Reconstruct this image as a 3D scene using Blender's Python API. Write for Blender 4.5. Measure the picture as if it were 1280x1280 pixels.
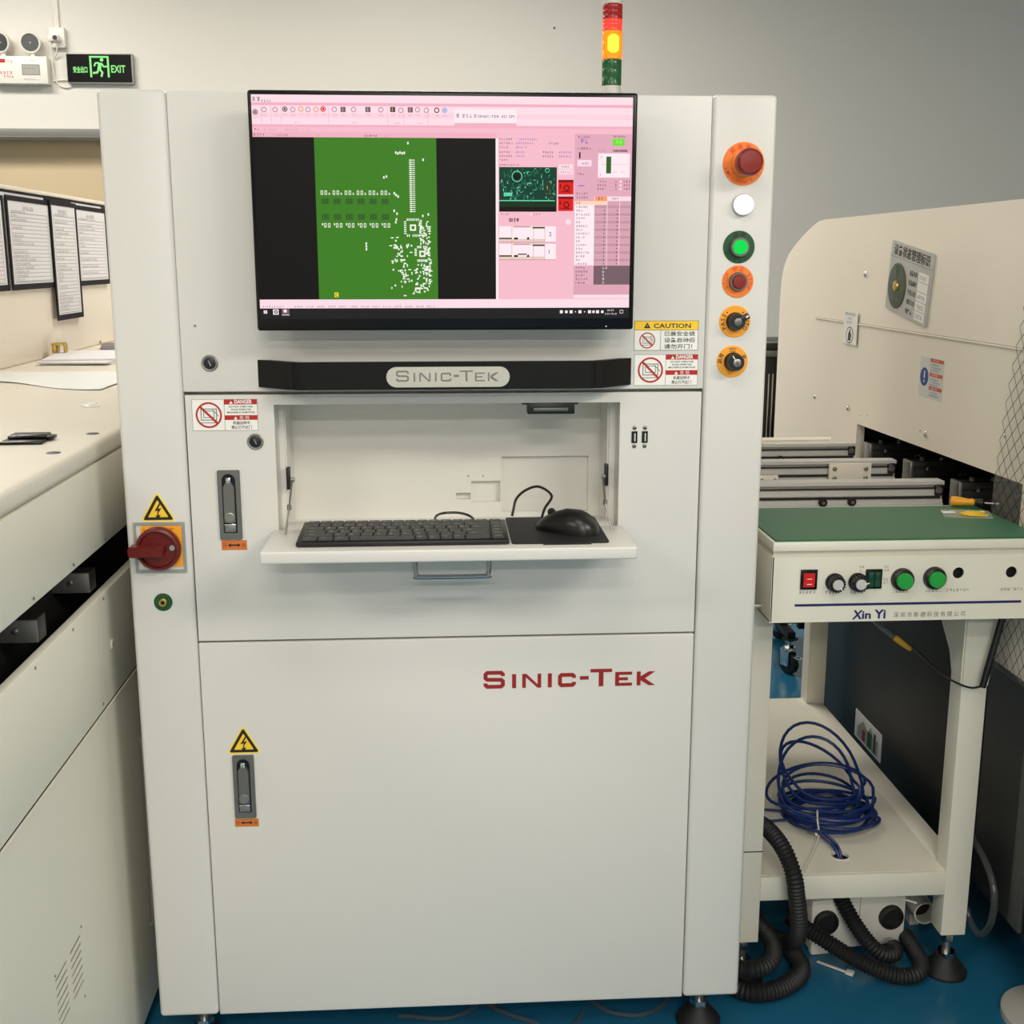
import bpy, bmesh, math, random
from mathutils import Vector, Matrix
from mathutils.geometry import tessellate_polygon

for o in list(bpy.data.objects):
    bpy.data.objects.remove(o, do_unlink=True)
SC = bpy.context.scene
COL = SC.collection
PI = math.pi
rnd = random.Random(7)

# ------------------------------------------------------------------ camera, world, lights, exposure
cam_d = bpy.data.cameras.new('camera')
cam = bpy.data.objects.new('camera', cam_d)
COL.objects.link(cam)
cam_d.sensor_width = 36.0
cam_d.lens = 36.0 * 1481.1 / 1280.0
cam_d.clip_start = 0.02
cam.location = (0.4873, -1.8352, 1.36587)
cam.rotation_euler = (PI / 2 - 0.210205, 0.0, -0.0623)
SC.camera = cam

W = bpy.data.worlds.new('world')
SC.world = W
W.use_nodes = True
W.node_tree.nodes['Background'].inputs[0].default_value = (1.0, 0.97, 0.92, 1)
W.node_tree.nodes['Background'].inputs[1].default_value = 0.05

SC.view_settings.view_transform = 'Standard'
SC.view_settings.look = 'None'
SC.view_settings.gamma = 1.0
SC.view_settings.use_curve_mapping = False
SC.view_settings.exposure = 0.0


def area(name, loc, sx, sy, power, color, rot=(0, 0, 0)):
    d = bpy.data.lights.new(name, 'AREA')
    d.shape = 'RECTANGLE'
    d.size, d.size_y = sx, sy
    d.energy = power
    d.color = color
    o = bpy.data.objects.new(name, d)
    COL.objects.link(o)
    o.location = loc
    o.rotation_euler = rot
    return o


WARM = (1.0, 0.935, 0.84)
COOL = (1.0, 0.93, 0.82)
# ceiling lamps of the workshop, then added fill lamps
area('ceiling_lamp_back', (-1.75, 3.0, 2.95), 1.2, 0.35, 42, WARM)
area('ceiling_lamp_centre', (0.55, 2.6, 2.95), 1.2, 0.4, 48, WARM)
area('ceiling_lamp_side', (-0.9, 0.6, 2.95), 0.35, 1.2, 11, WARM)
area('ceiling_lamp_front', (0.4, -1.5, 2.95), 1.2, 0.4, 15, COOL)
area('fill_lamp_left', (-2.2, -2.6, 2.95), 1.2, 0.4, 52, COOL)  # unseen; this and the next three added to brighten upright faces
area('fill_lamp_middle', (0.6, -3.6, 2.95), 1.2, 0.4, 48, COOL)
area('fill_lamp_right', (3.2, -2.6, 2.95), 2.4, 0.8, 150, COOL)
area('fill_lamp_far', (0.6, -5.8, 2.95), 2.4, 0.4, 165, COOL)


# ------------------------------------------------------------------ materials
def lin(c):
    return tuple(((x / 255.0) / 12.92 if x <= 10 else ((x / 255.0 + 0.055) / 1.055) ** 2.4) for x in c)


def mat(name, rgb, rough=0.5, metal=0.0, emit=0.0, ecol=None, noise=0.03, scale=40.0, bump=0.0, spec=0.5, trans=0.0, alpha=1.0, coat=0.0):
    m = bpy.data.materials.new(name)
    m.use_nodes = True
    nt = m.node_tree
    b = nt.nodes['Principled BSDF']
    c = lin(rgb)
    b.inputs['Roughness'].default_value = rough
    b.inputs['Metallic'].default_value = metal
    b.inputs['Specular IOR Level'].default_value = spec
    b.inputs['Transmission Weight'].default_value = trans
    b.inputs['Alpha'].default_value = alpha
    b.inputs['Coat Weight'].default_value = coat
    b.inputs['Base Color'].default_value = (*c, 1)
    if emit > 0:
        b.inputs['Emission Color'].default_value = (*(lin(ecol) if ecol else c), 1)
        b.inputs['Emission Strength'].default_value = emit
    if noise > 0:
        tc = nt.nodes.new('ShaderNodeTexCoord')
        nz = nt.nodes.new('ShaderNodeTexNoise')
        nz.inputs['Scale'].default_value = scale
        nz.inputs['Detail'].default_value = 3
        nt.links.new(tc.outputs['Object'], nz.inputs['Vector'])
        mx = nt.nodes.new('ShaderNodeMix')
        mx.data_type = 'RGBA'
        mx.inputs[6].default_value = (*[x * (1 - noise) for x in c], 1)
        mx.inputs[7].default_value = (*[min(1, x * (1 + noise)) for x in c], 1)
        nt.links.new(nz.outputs['Fac'], mx.inputs[0])
        nt.links.new(mx.outputs[2], b.inputs['Base Color'])
        if bump > 0:
            bp = nt.nodes.new('ShaderNodeBump')
            bp.inputs['Strength'].default_value = bump
            bp.inputs['Distance'].default_value = 0.002
            nz2 = nt.nodes.new('ShaderNodeTexNoise')
            nz2.inputs['Scale'].default_value = scale * 8
            nt.links.new(tc.outputs['Object'], nz2.inputs['Vector'])
            nt.links.new(nz2.outputs['Fac'], bp.inputs['Height'])
            nt.links.new(bp.outputs['Normal'], b.inputs['Normal'])
    return m


def glow(name, rgb, strength=1.0):
    m = bpy.data.materials.new(name)
    m.use_nodes = True
    b = m.node_tree.nodes['Principled BSDF']
    b.inputs['Base Color'].default_value = (0.003, 0.003, 0.003, 1)
    b.inputs['Roughness'].default_value = 0.35
    b.inputs['Specular IOR Level'].default_value = 0.08
    b.inputs['Emission Color'].default_value = (*lin(rgb), 1)
    b.inputs['Emission Strength'].default_value = strength
    return m


M = {}
M['paint'] = mat('white_machine_paint', (215, 212, 206), 0.34, noise=0.012, scale=3, bump=0.05)
M['niche'] = mat('white_inner_paint', (222, 220, 213), 0.45, noise=0.012, scale=4)
M['cream'] = mat('cream_machine_paint', (240, 230, 214), 0.38, noise=0.02, scale=3, bump=0.05)
M['ivory'] = mat('ivory_side_paint', (226, 223, 207), 0.4, noise=0.02, scale=3, bump=0.05)
M['worktop'] = mat('worn_white_worktop', (230, 223, 208), 0.35, noise=0.05, scale=6)
M['table'] = mat('ivory_table_paint', (230, 226, 210), 0.4, noise=0.025, scale=6)
M['black'] = mat('black_plastic', (20, 19, 18), 0.38, noise=0.1)
M['blackgloss'] = mat('black_glossy_plastic', (12, 10, 10), 0.25, noise=0.05, spec=0.25)
M['blackmatte'] = mat('black_matte_bar', (15, 14, 12), 0.5, noise=0.08, spec=0.2)
M['rubber'] = mat('black_rubber', (22, 22, 23), 0.6, noise=0.1)
M['dark'] = mat('dark_interior', (12, 12, 12), 0.7, noise=0.1)
M['darkpanel'] = mat('black_lower_panel', (17, 18, 20), 0.55, noise=0.1)
M['darkrail'] = mat('dark_oxide_steel', (58, 56, 54), 0.45, 0.7, noise=0.15)
M['chrome'] = mat('chrome', (225, 225, 222), 0.12, 1.0, noise=0.02)
M['satin'] = mat('satin_handle_metal', (150, 150, 149), 0.22, 0.85, noise=0.02)
M['steel'] = mat('zinc_steel', (150, 148, 142), 0.35, 0.85, noise=0.05)
M['zamak'] = mat('grey_cast_handle', (118, 117, 113), 0.38, 0.6, noise=0.06)
M['alu'] = mat('anodised_aluminium', (206, 204, 200), 0.45, 0.2, noise=0.03)
M['badge'] = mat('brushed_badge_metal', (205, 200, 186), 0.3, 0.85, noise=0.08, scale=120)
M['brass'] = mat('brass', (200, 170, 90), 0.3, 0.9)
M['red'] = mat('red_plastic', (132, 26, 20), 0.35)
M['darkred'] = mat('dark_red_rotary', (100, 16, 12), 0.3)
M['logo'] = mat('logo_red_print', (150, 26, 20), 0.5, noise=0)
M['orange'] = mat('orange_plate', (243, 128, 40), 0.5)
M['amber'] = mat('amber_plate', (247, 163, 36), 0.5)
M['yellow'] = mat('yellow_sticker', (246, 200, 44), 0.5, noise=0)
M['paleyellow'] = mat('pale_yellow_rim', (240, 222, 120), 0.5, noise=0)
M['label_orange'] = mat('orange_arrow_label', (205, 112, 44), 0.5, noise=0)
M['label_red'] = mat('sticker_red', (178, 24, 24), 0.5, noise=0)
M['label_orange_red'] = mat('sticker_orange_red', (206, 84, 40), 0.5, noise=0)
M['white'] = mat('sticker_white', (238, 236, 230), 0.45, noise=0)
M['greywhite'] = mat('sticker_grey_white', (214, 214, 212), 0.45, noise=0)
M['ink'] = mat('black_ink', (26, 24, 24), 0.5, noise=0)
M['grey_ink'] = mat('grey_ink', (120, 118, 114), 0.5, noise=0)
M['darkbrown_ink'] = mat('brown_ink', (120, 40, 14), 0.5, noise=0)
M['orange_ink'] = mat('orange_red_ink', (222, 74, 30), 0.5, noise=0)
M['blue_ink'] = mat('navy_ink', (26, 30, 92), 0.5, noise=0)
M['blue_sign'] = mat('blue_sign_ink', (30, 62, 140), 0.5, noise=0)
M['green'] = mat('green_legend', (14, 76, 36), 0.5)
M['greenbtn'] = mat('green_push_button', (22, 140, 52), 0.35, emit=0.12, ecol=(30, 190, 70))
M['mat'] = mat('green_rubber_mat', (44, 106, 72), 0.42, noise=0.05, scale=12)
M['plate'] = mat('silver_plate', (186, 187, 182), 0.4, 0.3)
M['platewheel'] = mat('dark_olive_wheel', (76, 84, 66), 0.5)
M['whiteplastic'] = mat('white_plastic', (232, 228, 218), 0.4)
M['blue_cable'] = mat('blue_cable_jacket', (18, 46, 108), 0.4)
M['clear'] = mat('clear_tube', (92, 94, 93), 0.2, alpha=0.3, noise=0)
M['film'] = mat('clear_curtain_film', (225, 222, 215), 0.2, alpha=0.16, noise=0)
M['grid'] = mat('black_grid_print', (40, 38, 36), 0.6, noise=0)
M['lintel'] = mat('grey_lintel_metal', (122, 123, 120), 0.5, 0.2)
M['tan'] = mat('tan_door_panel', (200, 180, 146), 0.6, noise=0.03, scale=2)
M['frame'] = mat('grey_frame_metal', (158, 158, 153), 0.45, 0.3)
M['paper'] = mat('printed_paper', (232, 230, 232), 0.6, noise=0.02, scale=14)
M['sleeve'] = mat('navy_black_sleeve', (14, 12, 24), 0.55, spec=0.15)
M['sheet'] = mat('translucent_sheet', (240, 243, 242), 0.35, noise=0.03, scale=18)
M['purple'] = mat('grey_purple_card', (116, 106, 116), 0.5)
M['zip'] = mat('clear_bag', (210, 215, 205), 0.15, alpha=0.35, noise=0)
M['reflector'] = mat('lamp_reflector', (112, 114, 114), 0.3, 0.7)
M['greygrain'] = mat('pale_grey_strip', (70, 70, 66), 0.5)
M['footdisc'] = mat('grey_foot_disc', (176, 174, 166), 0.45)
M['lampred'] = mat('red_lens_dark', (150, 22, 24), 0.25, emit=0.15, ecol=(170, 20, 20))
M['lampred2'] = mat('red_lens_lit', (226, 50, 40), 0.25, emit=0.75, ecol=(245, 60, 48))
M['lampamber'] = mat('amber_lens', (250, 130, 20), 0.25, emit=1.0, ecol=(255, 110, 16))
M['lampyellow'] = glow('amber_glow_core', (255, 214, 60), 1.8)
M['lampgreen'] = mat('green_lens', (28, 92, 46), 0.25)
M['lampclear'] = mat('pale_lamp_base', (208, 206, 200), 0.35)
M['lit_white'] = glow('lit_white_lamp', (255, 255, 255), 1.6)
M['lit_green'] = glow('lit_green_lamp', (14, 226, 84), 1.0)
M['sign_green'] = glow('exit_glow', (150, 242, 140), 1.1)
M['led_red'] = glow('lit_red_rocker', (206, 40, 34), 0.8)
M['rocker_green'] = mat('dark_green_rocker', (14, 70, 48), 0.3)

# floor with a faint marbling, blue epoxy
fm = mat('blue_epoxy_floor', (32, 102, 136), 0.22, noise=0.08, scale=3)
M['floor'] = fm
M['wall'] = mat('wall_paint', (222, 219, 212), 0.6, noise=0.01, scale=2)
M['ceil'] = mat('ceiling_paint', (225, 225, 222), 0.7, noise=0.01, scale=2)


# ------------------------------------------------------------------ mesh builder
def FR(y):   # facing the viewer (-y): u -> x, v -> z
    return Matrix(((1, 0, 0, 0), (0, 0, -1, y), (0, 1, 0, 0), (0, 0, 0, 1)))


def LF(x):   # facing +x: u -> y, v -> z
    return Matrix(((0, 0, 1, x), (1, 0, 0, 0), (0, 1, 0, 0), (0, 0, 0, 1)))


def RF(x):   # facing -x: u -> -y, v -> z
    return Matrix(((0, 0, -1, x), (-1, 0, 0, 0), (0, 1, 0, 0), (0, 0, 0, 1)))


def TP(z):
    return Matrix.Translation((0, 0, z))


def place(frame, u, v, rot=0.0, w=0.0):
    return frame @ Matrix.Translation((u, v, w)) @ Matrix.Rotation(rot, 4, 'Z')


TXT = {}


def text_tris(s, bold):
    k = (s, bold)
    if k not in TXT:
        c = bpy.data.curves.new('t', 'FONT')
        c.body = s
        c.resolution_u = 2
        c.offset = bold
        o = bpy.data.objects.new('t', c)
        COL.objects.link(o)
        dg = bpy.context.evaluated_depsgraph_get()
        me = bpy.data.meshes.new_from_object(o.evaluated_get(dg))
        vs = [(v.co.x, v.co.y) for v in me.vertices]
        fs = [tuple(p.vertices) for p in me.polygons]
        bpy.data.objects.remove(o)
        bpy.data.curves.remove(c)
        bpy.data.meshes.remove(me)
        TXT[k] = (vs, fs)
    return TXT[k]


class B:
    def __init__(s, m=None, frame=None):
        s.v, s.f, s.mi, s.mats = [], [], [], []
        s.cur = m
        s.F = frame or Matrix()
        s.jit = 0

    def _m(s, m):
        m = m or s.cur
        if m not in s.mats:
            s.mats.append(m)
        return s.mats.index(m)

    def lift(s):   # overlapping strokes of one print get slightly different heights
        s.jit = (s.jit + 1) % 12
        return s.jit * 1.5e-6

    def add(s, vs, fs, m=None, F=None):
        F = F or s.F
        n = len(s.v)
        s.v += [F @ Vector(v) for v in vs]
        k = s._m(m)
        for f in fs:
            s.f.append(tuple(i + n for i in f))
            s.mi.append(k)

    def box(s, x0, x1, y0, y1, z0, z1, bev=0.0, m=None, seg=2, F=None):
        bm = bmesh.new()
        bmesh.ops.create_cube(bm, size=1)
        for v in bm.verts:
            v.co = Vector(((x0 + x1) / 2 + v.co.x * (x1 - x0), (y0 + y1) / 2 + v.co.y * (y1 - y0), (z0 + z1) / 2 + v.co.z * (z1 - z0)))
        if bev > 0:
            bmesh.ops.bevel(bm, geom=bm.edges[:], offset=bev, segments=seg, affect='EDGES', profile=0.5)
        bm.verts.index_update()
        s.add([v.co[:] for v in bm.verts], [tuple(v.index for v in f.verts) for f in bm.faces], m, F)
        bm.free()
        return s

    def prism(s, loops, w0, w1, m=None, F=None, back=True):
        loops = [list(l) for l in loops]
        flat = [p for l in loops for p in l]
        n = len(flat)
        tris = tessellate_polygon([[Vector((p[0], p[1], 0)) for p in l] for l in loops]) if (len(loops) > 1 or len(flat) > 4) else None
        if tris is None:
            tris = [tuple(range(n))]
        fs = []
        for t in tris:
            ar = sum(flat[t[i]][0] * flat[t[(i + 1) % len(t)]][1] - flat[t[(i + 1) % len(t)]][0] * flat[t[i]][1] for i in range(len(t)))
            t = tuple(t) if ar > 0 else tuple(reversed(t))
            fs.append(tuple(i + n for i in t))
            if back:
                fs.append(tuple(reversed(t)))
        o = 0
        for li, l in enumerate(loops):
            k = len(l)
            ar = sum(l[i][0] * l[(i + 1) % k][1] - l[(i + 1) % k][0] * l[i][1] for i in range(k))
            out = (ar > 0) == (li == 0)
            for i in range(k):
                a, b = o + i, o + (i + 1) % k
                fs.append((a, b, b + n, a + n) if out else (b, a, a + n, b + n))
            o += k
        s.add([(p[0], p[1], w0) for p in flat] + [(p[0], p[1], w1) for p in flat], fs, m, F)
        return s

    def lathe(s, prof, F=None, seg=24, m=None, cap=True):
        # prof: (radius, w) from back to front
        vs, fs = [], []
        for r, w in prof:
            for i in range(seg):
                a = 2 * PI * i / seg
                vs.append((r * math.cos(a), r * math.sin(a), w))
        for j in range(len(prof) - 1):
            for i in range(seg):
                a, b = j * seg + i, j * seg + (i + 1) % seg
                fs.append((a, b, b + seg, a + seg))
        if cap:
            fs.append(tuple(reversed(range(seg))))
            fs.append(tuple((len(prof) - 1) * seg + i for i in range(seg)))
        s.add(vs, fs, m, F)
        return s

    def tube(s, pts, r, seg=8, m=None, closed=False, F=None):
        pts = [Vector(p) for p in pts]
        n = len(pts)
        rr = r if isinstance(r, (list, tuple)) else [r] * n
        T = []
        for i in range(n):
            a = pts[(i - 1) % n] if (closed or i > 0) else pts[0]
            b = pts[(i + 1) % n] if (closed or i < n - 1) else pts[-1]
            t = (b - a)
            T.append(t.normalized() if t.length > 1e-9 else Vector((0, 0, 1)))
        up = Vector((0, 0, 1)) if abs(T[0].z) < 0.9 else Vector((1, 0, 0))
        N = (up - T[0] * up.dot(T[0])).normalized()
        vs, fs = [], []
        for i in range(n):
            N = N - T[i] * N.dot(T[i])
            N = N.normalized() if N.length > 1e-6 else Vector((1, 0, 0))
            Bn = T[i].cross(N)
            for k in range(seg):
                a = 2 * PI * k / seg
                vs.append(pts[i] + (N * math.cos(a) + Bn * math.sin(a)) * rr[i])
        for i in range(n if closed else n - 1):
            j = (i + 1) % n
            for k in range(seg):
                k2 = (k + 1) % seg
                fs.append((i * seg + k, i * seg + k2, j * seg + k2, j * seg + k))
        if not closed:
            fs.append(tuple(reversed(range(seg))))
            fs.append(tuple((n - 1) * seg + k for k in range(seg)))
        s.add(vs, fs, m, F)
        return s

    # ---- flat print, all in (u, v) of the frame, lifted by w
    def rect(s, u0, v0, u1, v1, m=None, w=0.0, F=None):
        w += s.lift()
        u0, u1 = min(u0, u1), max(u0, u1)
        v0, v1 = min(v0, v1), max(v0, v1)
        s.add([(u0, v0, w), (u1, v0, w), (u1, v1, w), (u0, v1, w)], [(0, 1, 2, 3)], m, F)
        return s

    def poly(s, pts, m=None, w=0.0, F=None):
        w += s.lift()
        n = len(pts)
        tris = tessellate_polygon([[Vector((p[0], p[1], 0)) for p in pts]])
        fs = []
        for t in tris:
            ar = sum(pts[t[i]][0] * pts[t[(i + 1) % 3]][1] - pts[t[(i + 1) % 3]][0] * pts[t[i]][1] for i in range(3))
            fs.append(tuple(t) if ar > 0 else tuple(reversed(t)))
        s.add([(p[0], p[1], w) for p in pts], fs, m, F)
        return s

    def disc(s, u, v, r, m=None, w=0.0, seg=28, ry=None, F=None):
        w += s.lift()
        ry = ry or r
        s.add([(u + r * math.cos(2 * PI * i / seg), v + ry * math.sin(2 * PI * i / seg), w) for i in range(seg)], [tuple(range(seg))], m, F)
        return s

    def ring(s, u, v, r0, r1, m=None, w=0.0, seg=32, F=None):
        w += s.lift()
        vs = []
        for i in range(seg):
            a = 2 * PI * i / seg
            vs += [(u + r0 * math.cos(a), v + r0 * math.sin(a), w), (u + r1 * math.cos(a), v + r1 * math.sin(a), w)]
        fs = []
        for i in range(seg):
            a, b = 2 * i, 2 * ((i + 1) % seg)
            fs.append((a, a + 1, b + 1, b))
        s.add(vs, fs, m, F)
        return s

    def line(s, u0, v0, u1, v1, t, m=None, w=0.0, F=None):
        w += s.lift()
        d = Vector((u1 - u0, v1 - v0))
        if d.length < 1e-9:
            return s
        p = Vector((-d.y, d.x)).normalized() * t / 2
        s.add([(u0 - p.x, v0 - p.y, w), (u1 - p.x, v1 - p.y, w), (u1 + p.x, v1 + p.y, w), (u0 + p.x, v0 + p.y, w)], [(0, 1, 2, 3)], m, F)
        return s

    def outline(s, u0, v0, u1, v1, t, m=None, w=0.0, F=None):
        s.rect(u0, v0, u1, v0 + t, m, w, F)
        s.rect(u0, v1 - t, u1, v1, m, w, F)
        s.rect(u0, v0, u0 + t, v1, m, w, F)
        s.rect(u1 - t, v0, u1, v1, m, w, F)
        return s

    def text(s, txt, u, v, size, m=None, w=0.0, width=None, align='l', rot=0.0, bold=0.0, shear=0.0, F=None):
        vs, fs = text_tris(txt, bold)
        if not vs:
            return s
        x0, x1 = min(p[0] for p in vs), max(p[0] for p in vs)
        sx = size if width is None else width / (x1 - x0)
        off = {'l': -x0, 'c': -(x0 + x1) / 2, 'r': -x1}[align]
        ca, sa = math.cos(rot), math.sin(rot)
        out = []
        for x, y in vs:
            a, b = (x + off + shear * y) * sx, y * size
            out.append((u + a * ca - b * sa, v + a * sa + b * ca, w))
        s.add(out, fs, m, F)
        return s

    def arc_text(s, chars, u, v, r, size, a0, step, m=None, w=0.0, inward=False, bold=0.02, F=None):
        for i, ch in enumerate(chars):
            a = math.radians(a0 + step * i)
            rot = a - PI / 2 if not inward else a + PI / 2
            rr = r - size * 0.74 if not inward else r + size * 0.06
            if ch != ' ':
                s.text(ch, u + rr * math.cos(a), v + rr * math.sin(a), size, m, w, align='c', rot=rot, bold=bold, F=F)
        return s

    def scribble(s, u, v, n, h, m=None, w=0.0, gap=1.25, F=None):
        # n small unreadable characters, each a few strokes
        for i in range(n):
            x = u + i * h * gap
            for k in range(3):
                if rnd.random() < 0.8:
                    y = v + h * (0.1 + 0.4 * k)
                    s.rect(x, y - h * 0.07, x + h * rnd.uniform(0.6, 0.95), y + h * 0.07, m, w, F)
            if rnd.random() < 0.85:
                q = x + h * rnd.uniform(0.1, 0.8)
                s.rect(q - h * 0.07, v, q + h * 0.07, v + h, m, w, F)
        return s


ORG = {}
SMOOTH = math.radians(32)


def mesh_of(name, b, org):
    me = bpy.data.meshes.new(name)
    me.from_pydata([tuple(v - org) for v in b.v], [], b.f)
    for m in b.mats:
        me.materials.append(m)
    me.polygons.foreach_set('material_index', b.mi)
    me.polygons.foreach_set('use_smooth', [True] * len(b.f))
    me.set_sharp_from_angle(angle=SMOOTH)
    me.update()
    return me


def link(name, me, parent=None, org=None):
    o = bpy.data.objects.new(name, me)
    COL.objects.link(o)
    org = Vector(org) if org is not None else Vector((0, 0, 0))
    ORG[o.name] = org
    if parent:
        o.parent = parent
        o.location = org - ORG[parent.name]
    else:
        o.location = org
    return o


def part(name, b, parent, label=None, org=None):
    """one mesh that is a child of a thing or of a part"""
    og = Vector(org) if org is not None else ORG[parent.name].copy()
    o = link(name, mesh_of(name, b, og), parent, og)
    if label:
        o['label'] = label
    if name in ('ring_lettering', 'small_print', 'box_print', 'key_legends', 'plate_lettering'):
        o['kind'] = 'stuff'
    return o


def share(name, me, parent, loc, rot=None):
    o = link(name, me, parent, loc)
    if rot:
        o.rotation_euler = rot
    return o


def thing(name, loc, label, cat, group=None):
    o = link(name, None, None, loc)
    o.empty_display_size = 0.05
    o['label'], o['category'] = label, cat
    if group:
        o['group'] = group
    return o


def solo(name, b, loc, label, cat, group=None, kind=None):
    o = link(name, mesh_of(name, b, Vector(loc)), None, loc)
    o['label'], o['category'] = label, cat
    if group:
        o['group'] = group
    if kind:
        o['kind'] = kind
    return o


def struct(name, b, parent=None, org=(0, 0, 0)):
    o = link(name, mesh_of(name, b, Vector(org)), parent, org)
    o['kind'] = 'structure'
    return o


def arc(cx, cy, r, a0, a1, n, ry=None):
    ry = ry or r
    return [(cx + r * math.cos(math.radians(a0 + (a1 - a0) * i / n)), cy + ry * math.sin(math.radians(a0 + (a1 - a0) * i / n))) for i in range(n + 1)]


def rrect(u0, v0, u1, v1, r, n=4):
    return arc(u1 - r, v0 + r, r, -90, 0, n) + arc(u1 - r, v1 - r, r, 0, 90, n) + arc(u0 + r, v1 - r, r, 90, 180, n) + arc(u0 + r, v0 + r, r, 180, 270, n)


def circ(u, v, r, n=20):
    return [(u + r * math.cos(2 * PI * i / n), v + r * math.sin(2 * PI * i / n)) for i in range(n)]


def spline(pts, n=8, closed=False):
    P = [Vector(p) for p in pts]
    out = []
    k = len(P)
    for i in range(k if closed else k - 1):
        p0 = P[(i - 1) % k] if (closed or i > 0) else P[0] * 2 - P[1]
        p1, p2 = P[i], P[(i + 1) % k]
        p3 = P[(i + 2) % k] if (closed or i + 2 < k) else P[-1] * 2 - P[-2]
        for j in range(n):
            t = j / n
            out.append(0.5 * ((2 * p1) + (p2 - p0) * t + (2 * p0 - 5 * p1 + 4 * p2 - p3) * t * t + (3 * p1 - p0 - 3 * p2 + p3) * t ** 3))
    if not closed:
        out.append(P[-1])
    return out


def resample(pts, step):
    out = [Vector(pts[0])]
    acc = 0.0
    for a, b in zip(pts, pts[1:]):
        a, b = Vector(a), Vector(b)
        L = (b - a).length
        while acc + L >= step:
            t = (step - acc) / L
            a = a.lerp(b, t)
            out.append(a.copy())
            L = (b - a).length
            acc = 0.0
        acc += L
    return out


# ------------------------------------------------------------------ room shell
b = B(M['floor']); b.box(-5, 6, -7.5, 4.2, -0.06, 0.0); struct('floor', b)
b = B(M['wall'], FR(4.2))
b.prism([[(-5, 0), (6, 0), (6, 3.0), (-5, 3.0)], [(-3.3, 0.02), (-3.3, 1.932), (-0.75, 1.932), (-0.75, 0.02)]], -0.16, 0.0)
struct('wall_back', b)
b = B(M['ceil']); b.box(-5, 6, -7.5, 4.36, 3.0, 3.08); struct('ceiling', b)
b = B(M['wall']); b.box(-5.12, -5, -7.5, 4.36, 0, 3.0); struct('wall_left', b)
b = B(M['wall']); b.box(6, 6.12, -7.5, 4.36, 0, 3.0); struct('wall_right', b)
b = B(M['wall']); b.box(-5, 6, -7.62, -7.5, 0, 3.0); struct('wall_front', b)
b = B(M['lintel'])
b.box(-3.36, -0.70, 4.165, 4.2, 1.934, 1.972, 0.003)
b.box(-3.36, -0.70, 4.155, 4.2, 1.930, 1.9345, 0.001)
struct('trim_1', b)
b = B(M['tan']); b.box(-3.3, -0.75, 4.29, 4.33, 0.0, 1.932, 0.002); struct('door_1', b)
b = B(M['whiteplastic']); b.box(-1.285, -1.262, 4.185, 4.2, 2.42, 3.0, 0.002); struct('trim_2', b)

# ------------------------------------------------------------------ inspection machine
spi = thing('inspection_machine', (0.5, 0.6, 0.0), 'tall white inspection machine with fold-down keyboard tray and red lettering on its lower door', 'machine')
P_ = M['paint']
b = B(P_)
b.box(0.004, 0.996, 0.19, 1.2, 0.102, 1.602, 0.004)
b.box(0.004, 0.996, 0.024, 0.192, 0.102, 0.925)
b.box(0.004, 0.996, 0.024, 0.192, 1.158, 1.602)
b.box(0.004, 0.22, 0.024, 0.192, 0.92, 1.16)
b.box(0.785, 0.996, 0.024, 0.192, 0.92, 1.16)
part('cabinet_body', b, spi)
for x0, x1 in ((0.0, 0.0985), (0.9022, 1.0)):
    b = B(P_)
    b.box(x0, x1, -0.004, 0.03, 0.1, 1.606, 0.007, seg=4)
    part('corner_column', b, spi)
b = B(P_); b.box(0.0987, 0.9020, 0.0, 0.022, 1.1672, 1.6045, 0.002, seg=3)
upper = part('upper_panel', b, spi)
b = B(P_, FR(0.0))
NX0, NX1, NZ0, NZ1 = 0.2345, 0.7715, 0.936, 1.147
b.prism([[(0.1008, 0.7695), (0.9000, 0.7695), (0.9000, 1.1625), (0.1008, 1.1625)], [(NX0, NZ0), (NX1, NZ0), (NX1, NZ1), (NX0, NZ1)]], -0.022, 0.0)
middle = part('middle_panel', b, spi)
b = B(P_); b.box(0.0995, 0.9010, 0.0, 0.022, 0.0985, 0.7655, 0.0025, seg=3)
lower = part('lower_door', b, spi)
# keyboard niche
b = B(M['niche'])
b.prism([[(NX0 - 0.004, NZ0 - 0.004), (NX1 + 0.004, NZ0 - 0.004), (NX1 + 0.004, NZ1 + 0.004), (NX0 - 0.004, NZ1 + 0.004)], [(NX0, NZ0), (NX1, NZ0), (NX1, NZ1), (NX0, NZ1)]], -0.05, -0.02, F=FR(0.0))
b.prism([[(NX0 - 0.006, NZ0 - 0.006), (NX1 + 0.006, NZ0 - 0.006), (NX1 + 0.006, NZ1 + 0.006), (NX0 - 0.006, NZ1 + 0.006)], [(0.2425, NZ0), (0.7625, NZ0), (0.7625, NZ1), (0.2425, NZ1)]], -0.056, -0.05, F=FR(0.0))
b.prism([[(0.236, NZ0 - 0.006), (0.769, NZ0 - 0.006), (0.769, NZ1 + 0.006), (0.236, NZ1 + 0.006)], [(0.2445, NZ0), (0.760, NZ0), (0.760, NZ1), (0.2445, NZ1)]], -0.152, -0.056, F=FR(0.0))
niche = part('keyboard_niche', b, spi)
b = B(M['niche'], FR(0.14))
b.prism([[(0.24, NZ0), (0.765, NZ0), (0.765, NZ1), (0.24, NZ1)],
         [(0.5928, 0.9445), (0.7405, 0.9445), (0.7405, 1.0398), (0.5928, 1.0398)],
         [(0.5415, 0.962), (0.5905, 0.962), (0.5905, 0.998), (0.5415, 0.998)],
         [(0.5155, 0.967), (0.5400, 0.967), (0.5400, 0.978), (0.5155, 0.978)],
         circ(0.5362, 1.0068, 0.0012, 8), circ(0.5612, 1.0066, 0.0012, 8)], -0.009, 0.0)
part('back_plate', b, niche)
b = B(M['niche'], FR(0.1495)); b.rect(0.24, NZ0, 0.765, NZ1)
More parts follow.
